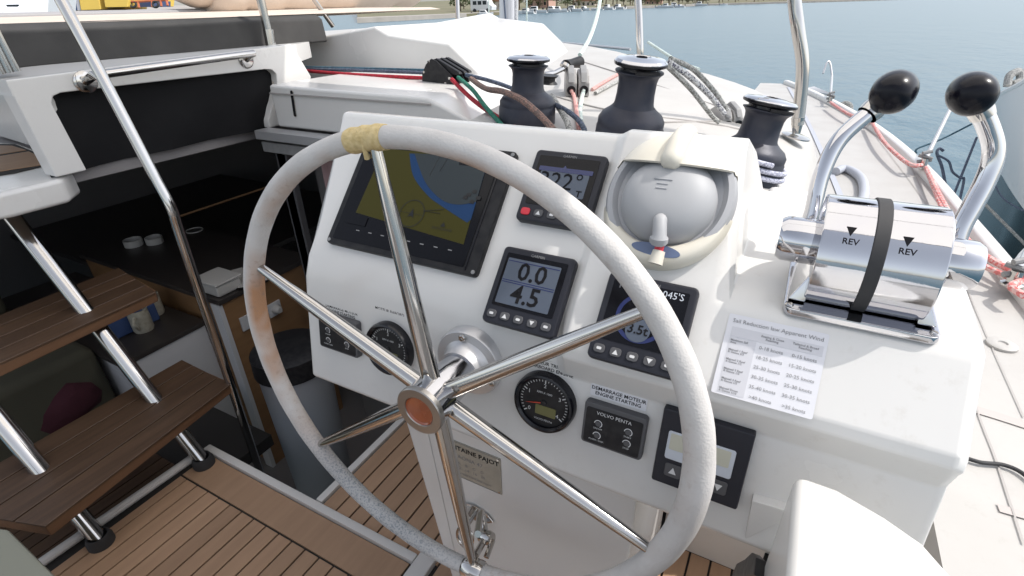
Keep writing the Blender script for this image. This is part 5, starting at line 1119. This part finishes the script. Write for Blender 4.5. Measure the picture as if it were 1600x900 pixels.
bx((-4.2, 1.15, -1.21), (s0.x + 0.35, 2.6, -1.185), 'board', 'countertop', sh_)
MB().tube([HD(280, 338, 2.95), HD(430, 288, 3.1)], 0.006, 6).build('fiddle', 'cabwood', sh_)
for (px_, py_, r, h, l) in ((220, 408, 0.045, 0.13, 'left cup of the row on the galley shelf'), (252, 404, 0.042, 0.13, 'tall cup in the middle of the row on the galley shelf'), (278, 412, 0.042, 0.08, 'short cup beside the tall handrail on the galley shelf'), (312, 384, 0.045, 0.10, 'white cup with a printed band right of the tall handrail')):
    q = HZ(px_, py_, -1.185); cup(px_, py_, q.dot(MR[2]), r, h, 'cup', l)
fb_ = HZ(345, 452, -1.09); q = thing('food_box', 'white plastic food box on the cabinet top right of the tall handrail', 'box', fb_)
bx((fb_.x - 0.075, fb_.y - 0.06, -1.089), (fb_.x + 0.075, fb_.y + 0.06, -1.035), 'tub', 'cup', q, bevel=0.012); bx((fb_.x - 0.082, fb_.y - 0.066, -1.034), (fb_.x + 0.082, fb_.y + 0.066, -1.022), 'lid', 'cup', q, bevel=0.005)
p = HZ(375, 440, -1.085); tag(MB().grid([[V((p.x - 0.10 + 0.05 * i, p.y - 0.06 + 0.05 * j, -1.075 + 0.012 * sin(i * 2 + j))) for j in range(4)] for i in range(5)]).build('paper_bag', 'cup', recalc=False), 'crumpled white paper beside the food box', 'paper')
p = HZ(200, 515, -1.22); tag(bx((p.x - 0.10, p.y - 0.08, -1.219), (p.x + 0.05, p.y + 0.12, -1.13), 'blue_box', 'blue', bevel=0.01), 'dark blue box behind the speckled mug', 'box')
bn = thing('waste_bin', 'grey bin with a black lid behind the wheel rim', 'bin', V((-1.32, 1.25, -2.1)))
p = HD(455, 560, 2.05)
MB().lathe([(0, -0.75), (0.12, -0.75), (0.135, 0.0), (0, 0.0)], p + V((0, 0, -0.03)), (0, 0, 1), 28).build('bucket', 'bin', bn)
MB().lathe([(0, 0.06), (0.12, 0.06), (0.142, 0.05), (0.145, -0.03), (0.13, -0.03)], p, (0, 0, 1), 28).build('lid', 'black', bn)
# cushion and bag beneath the stairs
tag(bx((-3.4, -0.3, -1.55), (HX(40, 470, -2.35).x, 0.72, -1.18), 'bench_cushion', 'olive', bevel=0.04, seg=3), 'olive bench cushion seen between the stair treads', 'cushion')
tag(bx((-3.6, -0.8, -1.20), (-3.0, 0.70, -0.95), 'back_cushion', 'olive', bevel=0.05, seg=3), 'olive back cushion in the shade above the upper tread', 'cushion')
bg_ = MB(); rows = []
bc = HD(72, 628, 2.12)
for i in range(9):
    th_ = pi * i / 8; rows.append([bc + V((0.17 * sin(th_) * cos(a) * (1 + 0.15 * sin(3 * a)), 0.21 * sin(th_) * sin(a), 0.13 * cos(th_) + 0.03 * sin(4 * a) * sin(th_))) for a in [2 * pi * j / 18 for j in range(19)]])
tag(bg_.grid(rows).build('bag', 'maroon', ang=80), 'dark maroon bag lying beneath the stair treads', 'bag')
tag(MB().prism([HD(150, 765, 2.25), HD(212, 700, 2.35), HD(232, 735, 2.3), HD(185, 790, 2.2)], (0, 0, -0.12)).build('moulded_step', 'cabwhite', bevel=0.01), 'white moulded step seen under the lower tread', 'step')
# ------------------------------------------------------------------ sea, shore and far boats
ZW = -2.5
wv = MB()
wv.add([(-4000, -3000, ZW), (4000, -3000, ZW), (4000, 5000, ZW), (-4000, 5000, ZW)], [(0, 1, 2, 3)])
struct(wv.build('water', 'water', recalc=False, smooth=False, origin=(0, 0, ZW)))
wl = [HZ(x, y, ZW) for x, y in ((560, 36), (730, 27), (800, 22.5), (900, 17), (1000, 13), (1060, 11), (1100, 8.8), (1200, 6), (1300, 3.2))]
wl.append(V((260, 900, ZW))); wl.append(V((1500, 2600, ZW)))
rows = []
for i, p in enumerate(wl):
    d = V((p.x, p.y, 0)).normalized(); L = sqrt(p.x ** 2 + p.y ** 2)
    rows.append([p + V((0, 0, -0.5)), p + V((0, 0, 0.9)), p + d * 6 + V((0, 0, 1.0)), p + d * 40 + V((0, 0, 1.5)), p + d * 120 + V((0, 0, 3)), p + d * 400 + V((0, 0, 7 + 2 * sin(i * 2)))])
sh = MB().grid([[r[k] for r in rows] for k in range(6)]); sho = struct(sh.build('shore', 'soil', recalc=False))
qw = MB().grid([[r[0] + V((0, -0.3, 0)) for r in rows], [r[1] + V((0, -0.3, 0.05)) for r in rows], [r[2] + V((0, 0, 0.06)) for r in rows]])
struct(qw.build('quay_wall', 'quay', recalc=False))
def shorepos(t, back):
    i = min(int(t), len(wl) - 2); p = wl[i].lerp(wl[i + 1], t - i); d = V((p.x, p.y, 0)).normalized(); return p + d * back
# trees
def tree(h, w_, m, lab, n=170):
    t = thing('tree', lab, 'tree', (0, 0, 0), 'trees on the far shore')
    tk = MB().tube([(0, 0, -0.5), (0.05 * h * 0.3, 0, h * 0.3), (0, 0.02 * h, h * 0.62)], [0.035 * h, 0.026 * h, 0.012 * h], 7)
    for k in range(4):
        a = k * 1.6; tk.tube([(0, 0, h * (0.34 + 0.05 * k)), (w_ * 0.35 * cos(a), w_ * 0.35 * sin(a), h * (0.52 + 0.06 * k))], [0.016 * h, 0.006 * h], 5)
    tk.build('trunk', 'bark', t)
    cr_ = MB(); cl = [(random.gauss(0, 0.24) * w_, random.gauss(0, 0.24) * w_, h * random.uniform(0.42, 0.86)) for _ in range(11)]
    for _ in range(n):
        c = V(random.choice(cl)) + V((random.gauss(0, 0.11) * w_, random.gauss(0, 0.11) * w_, random.gauss(0, 0.06) * h))
        a, b = V((random.uniform(-1, 1), random.uniform(-1, 1), random.uniform(-1, 1))).normalized(), V((random.uniform(-1, 1), random.uniform(-1, 1), random.uniform(-1, 1))).normalized()
        s = 0.055 * h; cr_.add([c - a * s, c + b * s, c + a * s, c - b * s * 0.8], [(0, 1, 2, 3)])
    cr_.build('crown', m, t, recalc=False, smooth=False)
    return t
protos = [tree(9, 9, 'leaf', 'broad dark green tree on the far shore'), tree(7, 6, 'leaf2', 'dry olive green tree on the far shore'), tree(11, 6, 'leaf', 'tall green tree on the far shore')]
first = [True] * 3
for k in range(70):
    j = random.randrange(3); t_ = 0.9 + 6.6 * k / 70 + random.uniform(-0.06, 0.06); p = shorepos(t_, random.uniform(16, 70)); s = random.uniform(0.7, 1.2)
    lab = protos[j]['label']
    if first[j]: first[j] = False; o = protos[j]; o.location = p; o.scale = (s,) * 3; o.rotation_euler.z = random.uniform(0, 6)
    else: dup(protos[j], p, lab, random.uniform(0, 6), s)
# houses
def house(t_, back, w_, d_, h, m, lab):
    p = shorepos(t_, back); t = thing('house', lab, 'house', p)
    MB().box(p + V((-w_ / 2, 0, -1)), p + V((w_ / 2, d_, h))).build('wall', m, t)
    MB().prism([p + V((-w_ / 2 - 0.3, -0.3, h + 0.01)), p + V((w_ / 2 + 0.3, -0.3, h + 0.01)), p + V((0, -0.3, h + 1.8))], (0, d_ + 0.6, 0)).build('roof', 'rooft', t)
    n = int(w_ / 2.6)
    for i in range(n):
        x_ = p.x - w_ / 2 + (i + 0.5) * w_ / n
        MB().box((x_ - 0.5, p.y - 0.04, p.z + h - 2.0), (x_ + 0.5, p.y + 0.02, p.z + h - 0.7)).build('window', 'glass', t)
house(1.55, 42, 14, 8, 4.2, 'house', 'long cream house on the far shore left of the mast'); house(2.35, 46, 10, 8, 4.6, 'housepink', 'pink house on the far shore right of the mast')
house(3.1, 60, 13, 8, 4.0, 'house', 'cream house among the trees on the far shore'); house(4.3, 55, 9, 7, 3.6, 'housepink', 'small pink house at the far end of the shore')
# caravan-like white van on the quay left of the mast
def van(p, s, lab):
    t = thing('white_van', lab, 'van', p)
    MB().prism([p + V((x_ * s, 0, z_ * s)) for x_, z_ in ((-2.6, 0.35), (2.5, 0.35), (2.6, 1.1), (1.9, 1.5), (1.4, 2.4), (-2.6, 2.45))], (0, 2 * s, 0)).build('body', 'hullwhite', t, bevel=0.08)
    for a in (-1.6, 1.6): MB().lathe([(0, -0.1 * s), (0.36 * s, -0.1 * s), (0.36 * s, 0.15 * s), (0, 0.15 * s)], p + V((a * s, 0, 0.36 * s)), (0, -1, 0), 14).build('wheel', 'rubber', t)
    for a in (-2.0, -0.8, 0.4): MB().box(p + V((a * s, -0.03, 1.4 * s)), p + V(((a + 0.9) * s, 0.01, 2.1 * s))).build('window', 'glass', t)
pv = shorepos(1.28, 9); van(pv + V((0, 0, 1.0)), 1.5, 'white van parked on the quay left of the mast')
# small boats
def boat(L, lab, cabin=True):
    t = thing('moored_boat', lab, 'boat', (0, 0, 0), 'small boats moored along the far shore')
    st_ = []
    for i in range(9):
        u = i / 8; b_ = 0.17 * L * (1 - max(0, (u - 0.45) / 0.55) ** 2.2) * (0.86 + 0.14 * min(1, u * 4)); sh_ = 0.11 * L + 0.05 * L * u ** 2
        x_ = -L / 2 + L * u
        st_.append([V((x_, -b_, sh_)), V((x_, -b_ * 0.92, 0.03 * L)), V((x_ - 0.02 * L, -b_ * 0.6, -0.05 * L)), V((x_ - 0.02 * L, 0, -0.07 * L)), V((x_ - 0.02 * L, b_ * 0.6, -0.05 * L)), V((x_, b_ * 0.92, 0.03 * L)), V((x_, b_, sh_)), V((x_, b_ * 0.9, sh_ - 0.01 * L)), V((x_, -b_ * 0.9, sh_ - 0.01 * L))])
    h_ = MB().grid([r + [r[0]] for r in st_]); h_.f.append(list(range(10))[:9]); h_.build('hull', 'hullwhite', t, ang=40)
    if cabin:
        MB().prism([V((-0.12 * L, -0.11 * L, 0.12 * L)), V((0.24 * L, -0.09 * L, 0.13 * L)), V((0.14 * L, -0.09 * L, 0.25 * L)), V((-0.10 * L, -0.10 * L, 0.26 * L))], (0, 0.2 * L, 0)).build('cabin', 'hullwhite', t, bevel=0.02 * L)
        MB().prism([V((-0.07 * L, -0.115 * L, 0.18 * L)), V((0.17 * L, -0.100 * L, 0.18 * L)), V((0.12 * L, -0.100 * L, 0.235 * L)), V((-0.07 * L, -0.110 * L, 0.24 * L))], (0, 0.23 * L, 0)).build('window', 'glass', t)
    else:
        MB().prism([V((-0.1 * L, -0.06 * L, 0.1 * L)), V((0.05 * L, -0.06 * L, 0.1 * L)), V((0.02 * L, -0.06 * L, 0.2 * L)), V((-0.06 * L, -0.06 * L, 0.2 * L))], (0, 0.12 * L, 0)).build('console', 'navy', t)
    MB().box((-0.52 * L, -0.04 * L, 0.04 * L), (-0.47 * L, 0.04 * L, 0.2 * L)).build('outboard', 'rubber', t)
    return t
bp_ = [boat(7, 'white motor boat with a small cabin moored off the far shore'), boat(5, 'open white boat with a dark console moored off the far shore', False)]
spots = [(2.05, -6), (2.18, -9), (2.3, -5), (2.42, -11), (2.55, -7), (2.66, -14), (2.8, -8), (2.92, -16), (3.1, -6), (3.3, -8), (3.45, -5), (3.62, -7), (4.55, -30), (4.66, -34), (4.85, -20), (5.0, -24), (1.3, -3), (5.8, -10), (6.3, -8)]
ff = [True, True]
for k, (t_, bk) in enumerate(spots):
    j = 0 if k % 3 else 1; p = shorepos(t_, bk); p.z = ZW; rz = random.uniform(-0.5, 0.5) + (pi if random.random() < 0.5 else 0); s = random.uniform(0.9, 1.35)
    if ff[j]: ff[j] = False; o = bp_[j]; o.location = p; o.rotation_euler.z = rz; o.scale = (s,) * 3
    else: dup(bp_[j], p, None, rz, s)
for k in range(9):
    x_ = 1180 + k * 42 + random.uniform(-8, 8); yh = 9.5 - 0.0257 * (x_ - 800); p = HZ(x_, yh + 3.2, ZW); p.z = ZW
    c = dup(bp_[0], p, 'distant white boat on the horizon', random.uniform(-0.3, 0.3), 1.6); c['group'] = 'distant boats on the horizon'
# neighbour yacht at the top left: white topsides, and yellow work gear on its quay
nb = thing('neighbour_yacht', 'white topsides of a neighbouring yacht at the top left corner', 'yacht', HD(20, 25, 9))
q = [HD(x, y, d) for x, y, d in ((-160, 40, 8.6), (74, 22, 9.4), (78, -40, 9.4), (-160, -40, 8.6))]
MB().prism(q, (-0.9, 0.9, 0.02)).build('topsides', 'hullwhite', nb, bevel=0.03)
MB().prism([HD(x, y, 8.85) for x, y in ((9, 7.5), (29, 7), (30, 9), (27, 10.5), (11, 10.5))], HD(0, 0, 0.03) * -1).build('porthole', 'glass', nb)
MB().tube([HD(3, 20.5, 8.75), HD(22, 21, 8.85)], 0.008, 6).build('rubbing_strip', 'ink', nb); MB().tube([HD(26, 21, 8.85), HD(52, 21.5, 8.98)], 0.008, 6).build('rubbing_strip', 'ink', nb)
qd = [HD(x, y, d) for x, y, d in ((60, 26, 12.5), (330, 15, 15), (330, 8, 22), (60, 9, 22))]
struct(MB().prism(qd, (0, 0, -0.4)).build('quay', 'quay'))
sk = thing('yellow_skip', 'yellow steel skip standing on the quay at the top left', 'skip', HD(165, 12, 14))
MB().prism([HD(x, y, 14) for x, y in ((126, 16), (157, 15), (150, -25), (119, -25))], (-0.6, 1.6, 0)).build('left_bay', 'yellow', sk, bevel=0.02)
MB().prism([HD(x, y, 13.9) for x, y in ((164, 11.5), (199, 11), (203, -25), (158, -25))], (-0.5, 1.6, 0)).build('right_bay', 'yellow', sk, bevel=0.02)
MB().prism([HD(x, y, 14.05) for x, y in ((121, 16.5), (126, 16), (118, -25), (113, -25))], (-0.5, 1.5, 0)).build('end_plate', 'alu', sk, bevel=0.01)
MB().prism([HD(x, y, 14.6) for x, y in ((150, 13), (165, 12), (165, -25), (150, -25))], (-0.5, 1.2, 0)).build('brace', 'navy', sk)
MB().prism([HD(x, y, 14.2) for x, y in ((157, 13.5), (176, 12.5), (176, 11.3), (157, 12.3))], (-0.3, 0.5, 0)).build('foot', 'rubber', sk)
tag(MB().prism([HD(x, y, 15) for x, y in ((104, 17), (121, 16), (121, 2), (104, 3))], (-0.4, 1, 0)).build('blue_crate', 'navy', bevel=0.02), 'dark blue crate on the quay left of the yellow skip', 'crate')
cart = thing('quay_trolley', 'orange framed trolley with small wheels on the quay right of the yellow skip', 'trolley', HD(235, 10, 14))
for x_ in (208, 243): MB().tube([HD(x_ + 4.5 * cos(a), 7 + 4.5 * sin(a), 14) for a in [2 * pi * i / 14 for i in range(14)]], 0.03, 6, closed=True).build('wheel', 'rubber', cart)
for pth in (((205, 2), (216, 3), (217, 12)), ((237, -8), (238, 11)), ((250, -8), (252, 10)), ((258, -8), (262, 9)), ((205, 3), (262, 0))):
    MB().tube([HD(x, y, 14) for x, y in pth], 0.03, 6).build('frame_tube', 'orange', cart)
MB().prism([HD(x, y, 14.2) for x, y in ((218, 11), (240, 11), (240, 2), (218, 3))], (-0.2, 0.6, 0)).build('tray', 'navy', cart)
# neighbouring hull on the right
nh = thing('moored_yacht', 'white hull of the yacht moored alongside at the right edge', 'yacht', HD(1590, 300, 4.5))
top = [(1554, 152, 5.5), (1570, 144, 4.9), (1590, 134, 4.4), (1620, 118, 4.0), (1760, 60, 3.4)]
bot = [(1550, 250, 5.6), (1564, 272, 5.0), (1582, 302, 4.5), (1612, 345, 4.1), (1760, 560, 3.5)]
A_ = [HD(*q) for q in top]; B_ = [HD(*q) for q in bot]
C_ = [V((p.x + 0.06, p.y + 0.02, ZW - 0.3)) for p in B_]
MB().grid([spline(A_, 5), spline(B_, 5)]).build('topsides', 'hullwhite', nh, recalc=False)
MB().grid([spline([p + V((0.015, 0, 0.0)) for p in B_], 5), spline(C_, 5)]).build('lower_side', 'darkteal', nh, recalc=False)  # even dark teal sheet from the topsides down below the water
MB().grid([spline(A_, 5), spline([p + V((2.5, 1.0, 0.05)) for p in A_], 5)]).build('deck', 'hullwhite', nh, recalc=False)
MB().tube(spline([p + V((0.02, 0, 0.01)) for p in A_], 5), 0.03, 8).build('rail_cap', 'hullwhite', nh)
MB().tube(spline([HD(1574, 134, 5.0), HD(1578, 118, 5.0), HD(1592, 112, 5.0), HD(1594, 125, 5.0), HD(1583, 132, 5.0)], 5), 0.035, 8, closed=False).build('rope_coil', 'r_grey', nh)
fen = tag(MB().tube([HD(1628, 372, 3.2), HD(1600, 400, 3.2), HD(1572, 440, 3.2)], 0.03, 10).build('fender_pole', 'hullwhite'), 'white pole slanting at the right edge below the neighbouring hull', 'pole')
tag(MB().tube([HD(1538, 318, 4.3), HD(1570, 350, 4.2), HD(1615, 395, 4.1)], 0.012, 8).build('spring_line', 'r_grey'), 'pale line slanting across the dark water below the neighbouring hull', 'line')
